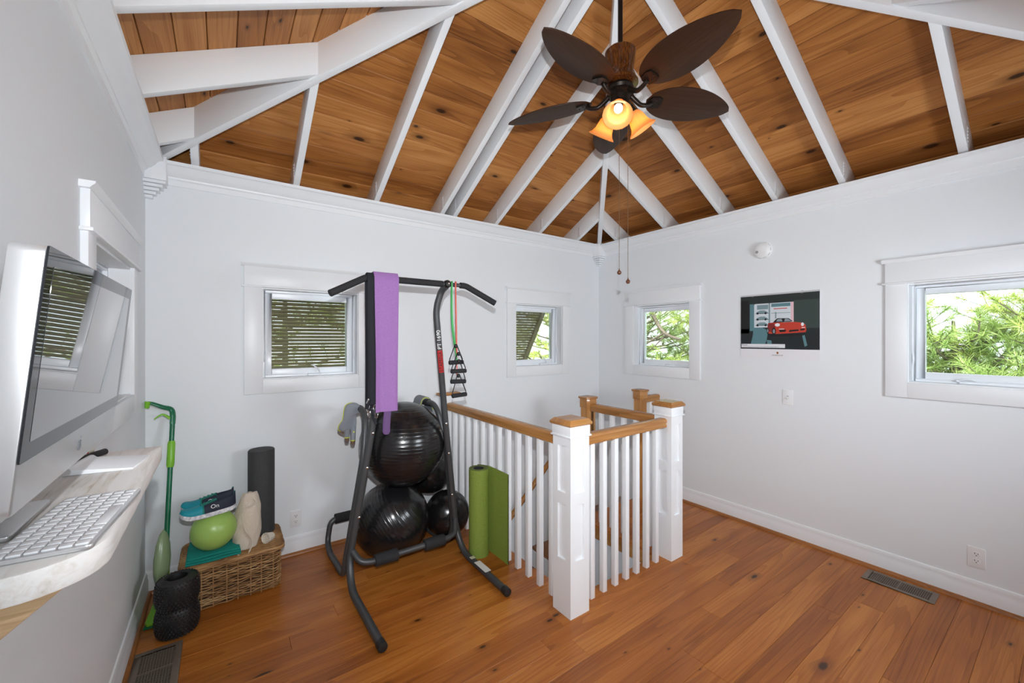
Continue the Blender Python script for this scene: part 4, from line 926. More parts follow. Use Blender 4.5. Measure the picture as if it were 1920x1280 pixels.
# folded towel: three layers with a rounded fold in front
tl = thing('folded_towel', (-0.04, 2.95, LT), 'folded teal towel on the basket under the lime ball', 'towel')
ly = MB()
for k in range(3):
    z0 = LT + 0.014 * k; x0, x1, y0, y1 = -0.165 + 0.004 * k, 0.088 - 0.003 * k, 2.822 + 0.003 * k, 3.06
    prof = [(y1, 0.001), (y0 + 0.007, 0.001)] + [(y0 + 0.0065 - 0.0065 * sin(pi * j / 8), 0.0065 - 0.0055 * cos(pi * j / 8)) for j in range(1, 8)] + [(y0 + 0.007, 0.0135), (y1, 0.0135)]
    for i in range(14):
        xa, xb = x0 + (x1 - x0) * i / 14, x0 + (x1 - x0) * (i + 1) / 14
        f_z = lambda x: 0.002 * sin(x * 30 + k)
        A = [(xa, a, z0 + b + f_z(xa)) for a, b in prof]; Bq = [(xb, a, z0 + b + f_z(xb)) for a, b in prof]; m_ = len(prof)
        ly.add(A + Bq, [(j, m_ + j, m_ + j + 1, j + 1) for j in range(m_ - 1)] + [(m_ - 1, 2 * m_ - 1, m_, 0)] + ([tuple(range(m_))] if i == 0 else []) + ([tuple(range(2 * m_ - 1, m_ - 1, -1))] if i == 13 else []))
ly.build('folded_layers', TEAL, tl)
TZ = LT + 0.042
gb = thing('small_exercise_ball', (-0.04, 2.895, TZ), 'small lime green ball resting on the folded teal towel', 'exercise ball')
MB().ball((-0.04, 2.895, TZ + 0.110), 0.1125, 48, 30, (0.98, 0.97, 0.98)).build('shell', GREENBALL, gb)
gbs = TZ + 0.220
# running shoes
SOLE = speckle(mat('shoe_sole', (0.7, 0.7, 0.72), 0.6), (0.35, 0.36, 0.40), (0.85, 0.86, 0.88), 60, 0.4)
SHT = mat('shoe_teal', (0.0, 0.27, 0.34), 0.6); SHN = mat('shoe_navy', (0.012, 0.018, 0.035), 0.7); SHG = mat('shoe_green', (0.0, 0.20, 0.15), 0.7)
def shoe(M, label):
    t = thing('running_shoe', M.to_translation(), label, 'shoe', 'pair of running shoes')
    L = 0.255
    def hw(u): return 0.042 * (0.80 + 0.32 * sin(pi * min(1, max(0, (u + 0.08) * 0.9)) ) - 0.28 * max(0, 0.5 - u) ) * sqrt(max(0.0, 1 - (2 * u - 1) ** 8)) * (0.78 + 0.34 * u)
    so = MB(); up = MB(); ns, nc = 34, 16
    def rocker(u): return 0.022 * max(0, (u - 0.72) / 0.28) ** 2 + 0.006 * max(0, (0.15 - u) / 0.15) ** 2
    rows_ = []
    for i in range(ns + 1):
        u = i / ns; w_ = max(0.003, hw(u)); z = rocker(u); ri = [(u * L, -w_, z + 0.003), (u * L, -w_ * 1.06, z + 0.014), (u * L, -w_ * 0.98, z + 0.026), (u * L, w_ * 0.98, z + 0.026), (u * L, w_ * 1.06, z + 0.014), (u * L, w_, z + 0.003)]
        rows_.append([M @ Vector(p) for p in ri])
    so.add([p for r in rows_ for p in r], [(i * 6 + j, (i + 1) * 6 + j, (i + 1) * 6 + (j + 1) % 6, i * 6 + (j + 1) % 6) for i in range(ns) for j in range(6)] + [tuple(range(6)), tuple(ns * 6 + j for j in range(5, -1, -1))])
    so.build('sole', SOLE, t)
    def top(u): # upper height profile: heel collar, instep, toe
        return 0.026 + (0.062 + 0.012 * (1 - u / 0.3) if u < 0.3 else 0.062 - 0.034 * ((u - 0.3) / 0.55) ** 0.9 if u < 0.85 else 0.028 * sqrt(max(0, 1 - ((u - 0.85) / 0.15) ** 2)))
    pts = []
    for i in range(ns + 1):
        u = i / ns; w_ = max(0.003, hw(u)) * 0.97; h = top(u) - 0.022; open_ = 0.35 if 0.05 < u < 0.34 else 0.0
        for j in range(nc + 1):
            a = pi * j / nc; e = 0.75; x_ = -cos(a); yy = w_ * (abs(x_) ** e) * (1 if x_ > 0 else -1); zz = 0.022 + rocker(u) + h * (max(0, sin(a)) ** 0.62)
            if open_ and 0.28 < j / nc < 0.72: zz -= 0.034 * (1 - abs(j / nc - 0.5) / 0.22)
            pts.append(M @ Vector((u * L, yy, zz)))
    fs = [(i * (nc + 1) + j, (i + 1) * (nc + 1) + j, (i + 1) * (nc + 1) + j + 1, i * (nc + 1) + j + 1) for i in range(ns) for j in range(nc)]
    up.add(pts, fs)
    for k in range(len(up.f)): i = k // nc; j = k % nc; up.mi[k] = 0 if i >= 21 else (1 if i < 20 and not (0.40 < j / nc < 0.6) else 2)
    up.build('upper', [SHT, SHN, SHG], t)
    for k in range(4):
        u = 0.40 + 0.075 * k; z = top(u) + rocker(u) + 0.004; w_ = hw(u) * 0.5
        MB().tube([M @ Vector((u * L, -w_, z - 0.010)), M @ Vector((u * L + 0.006, 0, z)), M @ Vector((u * L, w_, z - 0.010))], 0.0028, 8).build('lace', SHG, t)
    for s in (-1, 1):
        u = 0.40; p = M @ Vector((u * L, s * (hw(u) * 0.99 + 0.0035), 0.056)); xd = (M.to_3x3() @ Vector((-s * -1.0 if s > 0 else 1.0, 0, 0)))
        xd = M.to_3x3() @ Vector((-1 if s > 0 else 1, 0, 0)); nz = M.to_3x3() @ Vector((0, s, 0.18))
        text('On', 0.030, frame_from(p, xd, nz), WHITE, t, name='shoe_logo')
    return t
Mx = lambda x, y, z, yaw, roll, pit: T(x, y, z) @ RZ(yaw) @ Matrix.Rotation(pit, 4, 'Y') @ Matrix.Rotation(roll, 4, 'X')
shoe(Mx(0.065, 2.865, gbs - 0.003, radians(186), 0, radians(2)), 'teal and navy running shoe nearest on top of the lime ball')
shoe(Mx(0.060, 2.962, gbs - 0.008, radians(172), 0, radians(3)), 'teal and navy running shoe half hidden behind its mate')
# drawstring bag
bg = thing('drawstring_bag', (0.115, 2.93, LT), 'cream canvas drawstring bag leaning against the dark foam roller', 'bag')
bm_ = MB(); secs = []; nz, na = 26, 36
for i in range(nz + 1):
    v = i / nz; z = LT + 0.305 * v
    rx = 0.068 * (0.86 + 0.22 * sin(pi * min(1, v * 1.1 + 0.08))) * (1 if v < 0.72 else 1 - 0.42 * ((v - 0.72) / 0.28) ** 1.5)
    ry = 0.050 * (0.9 + 0.2 * sin(pi * v)) * (1 if v < 0.75 else 1 - 0.55 * ((v - 0.75) / 0.25))
    cx = 0.112 + 0.024 * v; cy = 2.915 + 0.035 * v
    for k in range(na):
        a = 2 * pi * k / na; wr = 1 + 0.035 * sin(a * 3 + v * 9) + 0.03 * sin(a * 7 - v * 13) + (0.10 * sin(a * 11) * max(0, (v - 0.75) / 0.25))
        bm_.v.append(Vector((cx + rx * wr * cos(a), cy + ry * wr * sin(a), z + 0.004 * sin(a * 5) * v)))
for i in range(nz):
    for k in range(na): k2 = (k + 1) % na; bm_.f.append([i * na + k, i * na + k2, (i + 1) * na + k2, (i + 1) * na + k]); bm_.mi.append(0)
bm_.f += [list(range(na - 1, -1, -1)), [nz * na + k for k in range(na)]]; bm_.mi += [0, 0]
bm_.build('bag_body', CANVAS, bg, angle=70)
MB().tube(smooth_path([(0.115, 2.893, LT + .255), (0.095, 2.862, LT + .20), (0.11, 2.855, LT + .12), (0.145, 2.852, LT + .05), (0.13, 2.835, LT + 0.002), (0.105, 2.822, LT - 0.028), (0.078, 2.824, LT - 0.012), (0.072, 2.85, LT + 0.02)], 7), 0.0042, 8).build('drawstring', CANVAS, bg)
MB().tube(smooth_path([(0.15, 2.90, LT + .285), (0.165, 2.893, LT + .262), (0.14, 2.885, LT + .245), (0.118, 2.888, LT + .24), (0.10, 2.89, LT + 0.25)], 7), 0.0045, 8).build('drawstring', CANVAS, bg)
# dark foam roller on the basket
fr_ = tag(MB().lathe([(0.020, LT + .001), (0.070, LT + .001), (0.0745, LT + 0.006), (0.0745, LT + 0.528), (0.070, LT + 0.534), (0.0001, LT + 0.534)], T(0.205, 3.075, 0), 48).build('foam_roller', ROLLER), 'tall dark grey foam roller standing on the basket against the wall', 'foam roller')
# small fluted cup
cu = thing('fluted_cup', (0.232, 2.90, LT), 'small cream fluted cup tipped over beside the foam roller', 'cup')
M = frame_from((0.232, 2.895, LT + 0.031), (0, 0.2, 1), (-0.55, -0.35, 0.45)); mb = MB(); seg = 48
for rr, z in ((0.020, -0.026), (0.031, 0.026), (0.0285, 0.026), (0.018, -0.023)):
    for j in range(seg): f = 1 + 0.05 * cos(j * 2 * pi / seg * 12); mb.v.append(M @ Vector((rr * f * cos(2 * pi * j / seg), rr * f * sin(2 * pi * j / seg), z)))
for i in range(3):
    for j in range(seg): j2 = (j + 1) % seg; mb.f.append([i * seg + j, i * seg + j2, (i + 1) * seg + j2, (i + 1) * seg + j]); mb.mi.append(0)
mb.f += [list(range(seg - 1, -1, -1)), [3 * seg + j for j in range(seg)]]; mb.mi += [0, 0]; mb.build('cup_wall', CREAM, cu)

# ------------------------------------------------------------------ spray mop in the corner
mp_ = thing('spray_mop', (-0.25, 2.86, 0), 'green spray mop leaning in the far left corner', 'mop')
bot, topp = Vector((-0.262, 2.905, 0.06)), Vector((-0.240, 3.125, 1.02)); ax = (topp - bot).normalized()
MB().tube([bot, topp], 0.0125, 14).build('pole', MOPD, mp_)
def along(z0): return bot + (topp - bot) * ((z0 - bot.z) / (topp.z - bot.z))
MB().tube([along(0.76), along(0.775), along(0.89), along(0.905)], [0.015, 0.019, 0.0185, 0.015], 14).build('pole_sleeve', MOPL, mp_)
hd = MB().tube(smooth_path([along(1.0), along(1.05), along(1.085) + Vector((-0.01, 0, 0.0)), topp + Vector((-0.045, -0.005, 0.085)), topp + Vector((-0.095, -0.01, 0.112)), topp + Vector((-0.112, -0.01, 0.115))], 6), [0.0155] * 13 + [0.0145 - 0.0004 * k for k in range(18)], 12, sx=0.75).build('handle', MOPD, mp_)
MB().tube(smooth_path([along(1.035) + Vector((-0.012, -0.006, 0)), topp + Vector((-0.045, -0.012, 0.042)), topp + Vector((-0.082, -0.014, 0.018))], 6), [0.009 - 0.0005 * k for k in range(13)], 10, sx=0.5).build('spray_trigger', MOPL, hd)
MB().tube([topp + Vector((-0.108, -0.01, 0.122)), topp + Vector((-0.114, -0.012, 0.085))], [0.0155, 0.010], 12).build('hanging_tip', MOPL, hd)
bz = along(0.30) + Vector((-0.012, -0.030, 0)); M = frame_from(bz, ax.orthogonal(), ax)
mb = MB(); mb.lathe([(0.0001, -0.145), (0.026, -0.12), (0.040, -0.06), (0.043, 0.0), (0.036, 0.07), (0.020, 0.125), (0.0001, 0.15)], M @ Matrix.Diagonal((1, 0.62, 1, 1)), 28); mb.build('bottle', MOPB, mp_)
MB().tube([along(0.12), along(0.30)], [0.026, 0.016], 14).build('bottle_cradle', MOPL, mp_)
Mh = T(-0.284, 2.955, 0.012) @ RZ(radians(86))
MB().prism([(-0.15, -0.024), (-0.13, -0.036), (0.13, -0.036), (0.15, -0.024), (0.15, 0.024), (0.13, 0.036), (-0.13, 0.036), (-0.15, 0.024)], Mh, -0.002, 0.014).build('mop_head', MOPL, mp_, bev=0.004)
MB().prism([(-0.155, -0.039), (0.155, -0.039), (0.155, 0.039), (-0.155, 0.039)], Mh, -0.012, -0.002).build('mop_pad', MOPD, mp_, bev=0.004)
MB().tube([Vector((-0.275, 2.90, 0.025)), bot + ax * 0.03], 0.016, 12).build('swivel_joint', MOPL, mp_)
# knobbly black massage roller
kr = thing('massage_roller', (-0.188, 2.70, 0), 'black knobbly double-bulge massage roller standing upright on the floor', 'massage roller')
prof = []
def kr_r(z): 
    v = z / 0.285; h_ = (v * 2) % 1.0 if v < 1 else 1.0
    e_ = 0.058 if (v < 0.06 or v > 0.94) else 0.072
    return (e_ if (v < 0.03 or v > 0.97) else 0.072) + 0.0185 * max(0.0, sin(pi * h_)) ** 0.5
zs = [0.285 * i / 48 for i in range(49)]
prof = [(0.04, 0.0)] + [(kr_r(z), z) for z in zs] + [(0.052, 0.287), (0.043, 0.280), (0.040, 0.26), (0.040, 0.05), (0.0001, 0.05)]
MB().lathe(prof, T(-0.188, 2.70, 0.0005), 48).build('roller_body', BLACKRUB, kr)
nb = MB()
for i in range(20):
    z = 0.014 + 0.257 * i / 19; r = kr_r(z)
    for k in range(34):
        a = 2 * pi * (k + 0.5 * (i % 2)) / 34; c = Vector((-0.188 + r * cos(a), 2.70 + r * sin(a), z)); d = Vector((cos(a), sin(a), 0))
        nb.lathe([(0.0056, -0.001), (0.0046, 0.0038), (0.0001, 0.0052)], frame_from(c, (0, 0, 1), d), 6)
tag(nb.build('rubber_nubs', mat('nub_rubber', (0.02, 0.02, 0.021), 0.25), kr), kind='stuff')

# ------------------------------------------------------------------ desk shelf and computer
DZ = 1.185
dk = thing('wall_desk', (XC, 1.18, DZ - 0.045), 'whitewashed rough plank shelf desk fixed to the left wall', 'desk')
cpts = [(XC + .001, 1.59), (XC + .001, 0.825)]
R_ = 0.095; fx, ny = -0.146, 0.825
cpts += [(fx - R_ + R_ * sin(a), ny + R_ - R_ * cos(a)) for a in [pi / 2 * k / 8 for k in range(9)]]
rg2 = random.Random(9); edge = [(fx + rg2.uniform(-.0005, .0005), ny + R_ + (1.585 - ny - R_) * k / 22) for k in range(1, 23)]
MB().prism(cpts + edge, Matrix(), DZ - 0.042, DZ).build('plank', DESKW, dk, frame=T(-0.25, 1.19, DZ - 0.02), bev=0.005)
MB().prism([(XC + .001, DZ - 0.043), (-0.20, DZ - 0.043), (-0.20, DZ - 0.068), (XC + .001, DZ - 0.21)], Matrix(((1, 0, 0, 0), (0, 0, -1, 0.935), (0, 1, 0, 0), (0, 0, 0, 1))), 0, 0.03).build('bracket', BRACKW, dk, bev=0.003)
MB().prism([(XC + .001, DZ - 0.043), (-0.20, DZ - 0.043), (-0.20, DZ - 0.068), (XC + .001, DZ - 0.21)], Matrix(((1, 0, 0, 0), (0, 0, -1, 1.50), (0, 1, 0, 0), (0, 0, 0, 1))), 0, 0.03).build('bracket', BRACKW, dk, bev=0.003)
# all-in-one computer
MY0, MY1 = 0.768, 1.352; MC = (MY0 + MY1) / 2
pc_ = thing('desktop_computer', (-0.30, MC, DZ), 'silver all-in-one computer with a dark glossy screen on the wall desk', 'computer')
PWd, PHt = MY1 - MY0, 0.345
Mp = frame_from((-0.199, MC, 1.449), (0, 1, 0), (1, 0, -0.094))   # local x along the desk, local z = screen normal, local y up
def rr2(w_, h, r, n=5):
    out = []
    for cx, cy, a0 in ((w_ / 2 - r, -h / 2 + r, -pi / 2), (w_ / 2 - r, h / 2 - r, 0), (-w_ / 2 + r, h / 2 - r, pi / 2), (-w_ / 2 + r, -h / 2 + r, pi)):
        out += [(cx + r * cos(a0 + pi / 2 * k / n), cy + r * sin(a0 + pi / 2 * k / n)) for k in range(n + 1)]
    return out
MB().prism(rr2(PWd, PHt, 0.012), Mp, -0.033, 0).build('housing', ALU, pc_, bev=0.002)
bk_ = MB(); bk_.hexa([Mp @ Vector(p) for p in ((-PWd * .46, -PHt * .44, -0.033), (PWd * .46, -PHt * .44, -0.033), (PWd * .46, PHt * .44, -0.033), (-PWd * .46, PHt * .44, -0.033), (-PWd * .25, -PHt * .25, -0.055), (PWd * .25, -PHt * .25, -0.055), (PWd * .25, PHt * .25, -0.055), (-PWd * .25, PHt * .25, -0.055))]); bk_.build('back_bulge', ALU, pc_)
CH = 0.066
gl_ = MB().prism([(x, y + CH / 2) for x, y in rr2(PWd - 0.002, PHt - CH, 0.004)], Mp, 0.0003, 0.0026).build('front_glass', GLASSBLK, pc_)
MB().prism([(x, y + CH / 2) for x, y in rr2(PWd - 0.052, PHt - CH - 0.048, 0.002)], Mp, 0.0026, 0.0030).build('screen', SCREEN, gl_)
ap = []
for k in range(28):
    a = 2 * pi * k / 28; r = 0.0105 * (1 - 0.16 * max(0, cos(a - pi / 2)) ** 6 - 0.10 * max(0, cos(a + pi / 2)) ** 6); x = r * cos(a) * 0.95; y = r * sin(a)
    if x > 0.006 and -0.002 < y < 0.006: x -= 0.0028
    ap.append((x, y - PHt / 2 + 0.031))
MB().prism(ap, Mp, 0.0002, 0.0008).prism([(0.0005, -PHt / 2 + 0.042), (0.003, -PHt / 2 + 0.044), (0.004, -PHt / 2 + 0.048), (0.0012, -PHt / 2 + 0.046)], Mp, 0.0002, 0.0008).build('maker_emblem', mat('emblem_grey', (0.22, 0.24, 0.27), 0.4), pc_)
ft = MB().prism([(-0.366, MC - 0.092), (-0.272, MC - 0.092), (-0.268, MC - 0.086), (-0.268, MC + 0.086), (-0.272, MC + 0.092), (-0.366, MC + 0.092)], Matrix(), DZ + 0.001, DZ + 0.009).build('stand_foot', ALU, pc_, bev=0.002)
MB().extrude([(-0.366, DZ + .008), (-0.300, DZ + 0.008), (-0.335, DZ + 0.05), (-0.320, DZ + 0.16), (-0.262, 1.42), (-0.268, 1.44), (-0.34, DZ + 0.18), (-0.366, DZ + 0.06)], (0, MC - 0.075, 0), (0, MC + 0.075, 0), (1, 0, 0), (0, 0, 1)).build('stand_neck', ALU, pc_)
# keyboard
Mk = T(-0.203, 0.998, DZ + 0.0015) @ RZ(radians(-5)); KW, KL = 0.112, 0.268     # local x = depth, y = length
kb = thing('keyboard', Mk.to_translation(), 'slim white-keyed aluminium keyboard on the desk in front of the computer', 'keyboard')
MB().prism(rr2(KW, KL, 0.008), Mk, 0, 0.007).build('base_plate', ALU, kb, bev=0.0015)
rowsK = 6; colsK = 14; px_, py_ = (KW - 0.008) / rowsK, (KL - 0.008) / colsK; key = None
for i in range(rowsK):
    for j in range(colsK):
        if i == rowsK - 1 and j in (4, 5, 6, 7, 8): continue
        M = Mk @ T(-KW / 2 + 0.004 + px_ * (i + 0.5), -KL / 2 + 0.004 + py_ * (j + 0.5), 0.0084)
        if key is None: key = MB().obox(M, px_ - 0.0028, py_ - 0.0028, 0.0028).build('key', KEYW, kb, frame=M, bev=0.0006)
        else: dup(key, M, kb)
MB().obox(Mk @ T(KW / 2 - 0.004 - px_ / 2, -KL / 2 + 0.004 + py_ * 6.5, 0.0084), px_ - 0.0028, py_ * 5 - 0.0028, 0.0028).build('space_bar', KEYW, kb, bev=0.0006)
# trackpad
Mt = T(-0.228, 1.405, DZ + 0.001) @ RZ(radians(-9))
tp_ = thing('trackpad', Mt.to_translation(), 'white trackpad lying on the desk beyond the keyboard', 'trackpad')
MB().extrude([(-0.062, 0), (0.062, 0), (0.062, 0.004), (-0.045, 0.012), (-0.052, 0.018), (-0.062, 0.015)], Mt @ Vector((0, -0.062, 0)), Mt @ Vector((0, 0.062, 0)), Mt.to_3x3() @ Vector((1, 0, 0)), (0, 0, 1)).build('touch_plate', KEYW, tp_, bev=0.0012)
MB().tube([Mt @ Vector((-0.056, -0.0625, 0.009)), Mt @ Vector((-0.056, 0.0625, 0.009))], 0.0092, 14).build('battery_tube', ALU, tp_)
pn = thing('marker_pen', (-0.285, 1.53, DZ), 'black marker pen lying at the far end of the desk', 'pen')
pa, pb = Vector((-0.315, 1.455, DZ + 0.008)), Vector((-0.262, 1.555, DZ + 0.008))
MB().tube([pa, pa.lerp(pb, 0.62)], 0.0075, 12).build('barrel', BLACKRUB, pn); MB().tube([pa.lerp(pb, 0.62), pb], 0.0082, 12).build('pen_cap', BLK, pn)
rd = thing('matchbox', (-0.292, 1.565, DZ), 'small red box at the far end of the desk behind the pen', 'box')
MB().obox(T(-0.292, 1.565, DZ + 0.019) @ RZ(0.3), 0.012, 0.030, 0.036).build('sleeve', RED, rd, bev=0.0015); MB().obox(T(-0.292, 1.565, DZ + 0.019) @ RZ(0.3), 0.0105, 0.034, 0.033).build('tray', CREAM, rd)

# ------------------------------------------------------------------ wall fittings
cal = thing('wall_calendar', (XB, 1.366, 1.34), 'spiral-bound wall calendar with a red sports car picture', 'calendar')
CY0, CY1, CZ0, CZ1 = 1.640, 1.094, 1.343, 1.855      # left and right edge as seen
def cpt(u, v, k): return Vector((XB - k, CY0 + (CY1 - CY0) * u, CZ0 + (CZ1 - CZ0) * v))
def cpoly(mb, pts, k, mi=0): mb.add([cpt(u, v, k) for u, v in pts], [tuple(range(len(pts)))], mi)
pg = MB().box(XB - 0.006, XB - 0.002, CY1, CY0, CZ0, CZ1).build('page_block', mat('paper', (0.80, 0.80, 0.83), 0.6), cal)
def pm(n, c, r=0.45): return mat('print_' + n, c, r)
PM = [pm('dark', (0.016, 0.026, 0.024)), pm('floor', (0.010, 0.016, 0.018)), pm('teal', (0.10, 0.22, 0.25)), pm('bright', (0.62, 0.68, 0.72)), pm('red', (0.52, 0.045, 0.022)), pm('deepred', (0.22, 0.015, 0.012)), pm('blk', (0.006, 0.006, 0.007)), pm('glass', (0.25, 0.30, 0.33)), pm('lamp', (0.80, 0.82, 0.85)), pm('wall', (0.035, 0.055, 0.050)), pm('pink', (0.75, 0.50, 0.55)), pm('steel', (0.20, 0.30, 0.33))]
pr = MB()
V0 = 0.158      # bottom of the picture
def R4(u0, u1, v0, v1): return [(u0, v0), (u1, v0), (u1, v1), (u0, v1)]
cpoly(pr, R4(0.0, 1.0, V0, 0.985), 0.0064, 0)
cpoly(pr, R4(0.0, 1.0, V0, 0.47), 0.0066, 1)
cpoly(pr, R4(0.70, 1.0, 0.47, 0.88), 0.0066, 9)
cpoly(pr, R4(0.0, 0.12, 0.40, 0.92), 0.0066, 6)
cpoly(pr, [(0.17, 0.49), (0.30, 0.49), (0.70, 0.49), (0.70, 0.86), (0.20, 0.86), (0.17, 0.8)], 0.0067, 3)
cpoly(pr, R4(0.13, 0.19, 0.44, 0.86), 0.0069, 2); cpoly(pr, R4(0.23, 0.38, 0.77, 0.84), 0.0069, 11); cpoly(pr, R4(0.385, 0.405, 0.55, 0.86), 0.0069, 11); cpoly(pr, R4(0.42, 0.66, 0.80, 0.85), 0.0069, 2)
cpoly(pr, R4(0.45, 0.62, 0.765, 0.777), 0.0070, 4); cpoly(pr, R4(0.42, 0.66, 0.70, 0.708), 0.0070, 11); cpoly(pr, R4(0.47, 0.485, 0.62, 0.72), 0.0070, 11); cpoly(pr, R4(0.665, 0.70, 0.58, 0.86), 0.0070, 10)
for v in (0.71, 0.615, 0.525):    # cars on the lift racks
    cpoly(pr, [(0.215, v), (0.225, v + 0.02), (0.27, v + 0.045), (0.33, v + 0.045), (0.37, v + 0.02), (0.38, v)], 0.0071, 11)
    cpoly(pr, R4(0.21, 0.385, v - 0.006, v + 0.001), 0.0072, 6)
    for u in (0.238, 0.345): cpoly(pr, [(u + 0.014 * cos(a), v + 0.017 * sin(a)) for a in [2 * pi * k / 12 for k in range(12)]], 0.0072, 6)
cpoly(pr, [(0.18, 0.49), (0.30, 0.49), (0.38, 0.44), (0.36, 0.30), (0.33, 0.20), (0.14, 0.22), (0.17, 0.36)], 0.0068, 2)
cpoly(pr, [(0.36, 0.30), (0.42, 0.29), (0.43, 0.23), (0.37, 0.22)], 0.0068, 2); cpoly(pr, [(0.80, 0.36), (0.83, 0.37), (0.86, 0.22), (0.83, 0.20)], 0.0068, 2)
# red open-top car
cpoly(pr, [(0.36, 0.43), (0.37, 0.40), (0.46, 0.385), (0.84, 0.41), (0.85, 0.44), (0.84, 0.52), (0.79, 0.55), (0.70, 0.565), (0.58, 0.56), (0.46, 0.565), (0.38, 0.555)], 0.0073, 4)
cpoly(pr, [(0.365, 0.44), (0.455, 0.40), (0.47, 0.50), (0.45, 0.55), (0.38, 0.55)], 0.0075, 5)
cpoly(pr, [(0.44, 0.56), (0.47, 0.60), (0.50, 0.625), (0.64, 0.62), (0.69, 0.575), (0.66, 0.565)], 0.0074, 6); cpoly(pr, [(0.485, 0.575), (0.50, 0.61), (0.55, 0.615), (0.565, 0.575)], 0.0076, 7); cpoly(pr, [(0.585, 0.575), (0.595, 0.615), (0.635, 0.61), (0.675, 0.575)], 0.0076, 7)
for u, v, a_, b_ in ((0.50, 0.525, 0.032, 0.025), (0.805, 0.525, 0.018, 0.026)): cpoly(pr, [(u + a_ * cos(a), v + b_ * sin(a)) for a in [2 * pi * k / 16 for k in range(16)]], 0.0077, 8)
for pts in ([(0.53, 0.415), (0.60, 0.42), (0.61, 0.45), (0.52, 0.45)], [(0.64, 0.415), (0.76, 0.43), (0.76, 0.452), (0.65, 0.445)], [(0.78, 0.435), (0.83, 0.44), (0.83, 0.465), (0.775, 0.455)]): cpoly(pr, pts, 0.0077, 6)
cpoly(pr, R4(0.52, 0.585, 0.456, 0.466), 0.0078, 8); cpoly(pr, R4(0.795, 0.835, 0.472, 0.482), 0.0078, 8)
for u, v, a_, b_ in ((0.455, 0.43, 0.026, 0.055), (0.375, 0.44, 0.014, 0.045)):
    cpoly(pr, [(u + a_ * cos(a), v + b_ * sin(a)) for a in [2 * pi * k / 18 for k in range(18)]], 0.0077, 6); cpoly(pr, [(u + a_ * .55 * cos(a), v + b_ * .6 * sin(a)) for a in [2 * pi * k / 14 for k in range(14)]], 0.0079, 7)
cpoly(pr, [(0.36, 0.40), (0.46, 0.375), (0.84, 0.40), (0.83, 0.37), (0.60, 0.35), (0.42, 0.35)], 0.0072, 6)
cpoly(pr, R4(0.012, 0.595, 0.178, 0.235), 0.0074, 8)
pr.build('picture', PM, pg, smooth=False, weld=False)
def cal_text(body, size, u, v, m, al='CENTER', sx=1.0): text(body, size, frame_from(cpt(u, v, 0.0082), (0, -1, 0), (-1, 0, 0)), m, pg, ext=0.0001, align=al, sx=sx)
cal_text('06 June', 0.014, 0.02, 0.219, BLK, 'LEFT'); cal_text(' '.join(str(i) for i in range(1, 31)), 0.0088, 0.02, 0.192, BLK, 'LEFT', 0.92)
em = MB(); cpoly(em, [(0.487, 0.118), (0.513, 0.118), (0.513, 0.098), (0.508, 0.088), (0.50, 0.083), (0.492, 0.088), (0.487, 0.098)], 0.0066, 0); cpoly(em, R4(0.4885, 0.4995, 0.10, 0.1165), 0.0068, 1); cpoly(em, R4(0.5005, 0.5115, 0.088, 0.099), 0.0068, 1); cpoly(em, [(0.497, 0.108), (0.503, 0.108), (0.503, 0.098), (0.50, 0.095), (0.497, 0.098)], 0.0069, 2)
em.build('crest', [mat('crest_gold', (0.45, 0.28, 0.06), 0.4), mat('crest_red', (0.30, 0.03, 0.02), 0.4), BLK], pg, smooth=False, weld=False)
cal_text('PORSCHE', 0.0105, 0.50, 0.066, BLK, sx=1.7)
bnd = MB()
for k in range(56):
    p = cpt(0.008 + 0.984 * k / 55, 0.992, 0.004); bnd.tube([p + Vector((0.0055 * cos(a), 0, 0.0065 * sin(a))) for a in [2 * pi * j / 10 for j in range(10)]], 0.0009, 5, closed=True)
tag(bnd.build('wire_binding', BLK, cal), kind='stuff')
for u in (0.17, 0.80):
    p = cpt(u, 1.0, 0.003); MB().tube([p + Vector((0, -0.018, -0.004)), p + Vector((0, 0, 0.012)), p + Vector((0, 0.018, -0.004)), p + Vector((0, 0, -0.014))], 0.004, 8, closed=True, sx=0.6).build('wire_hanger', PLASTIC, cal)
sd_ = thing('smoke_detector', (XB, 1.472, 2.20), 'round white smoke detector high on the right wall', 'smoke detector')
Ms = frame_from((XB, 1.472, 2.205), (0, 1, 0), (-1, 0, 0))
MB().lathe([(0.066, 0), (0.066, 0.010), (0.062, 0.014)], Ms, 40).build('mounting_plate', PLASTIC, sd_); MB().lathe([(0.062, 0.012), (0.062, 0.026), (0.052, 0.036), (0.030, 0.040), (0.0001, 0.041)], Ms, 40).build('cover', PLASTIC, sd_)
MB().lathe([(0.012, 0.036), (0.011, 0.042), (0.0001, 0.043)], Ms @ T(0.030, 0.012, 0), 20).build('test_button', mat('grey_button', (0.30, 0.30, 0.31), 0.5), sd_)
for k in range(10):
    a = 2 * pi * k / 10; MB().obox(Ms @ RZ(a) @ T(0.0615, 0, 0.019), 0.003, 0.022, 0.005).build('vent_slit', mat('slit_grey', (0.35, 0.35, 0.36), 0.6), sd_)
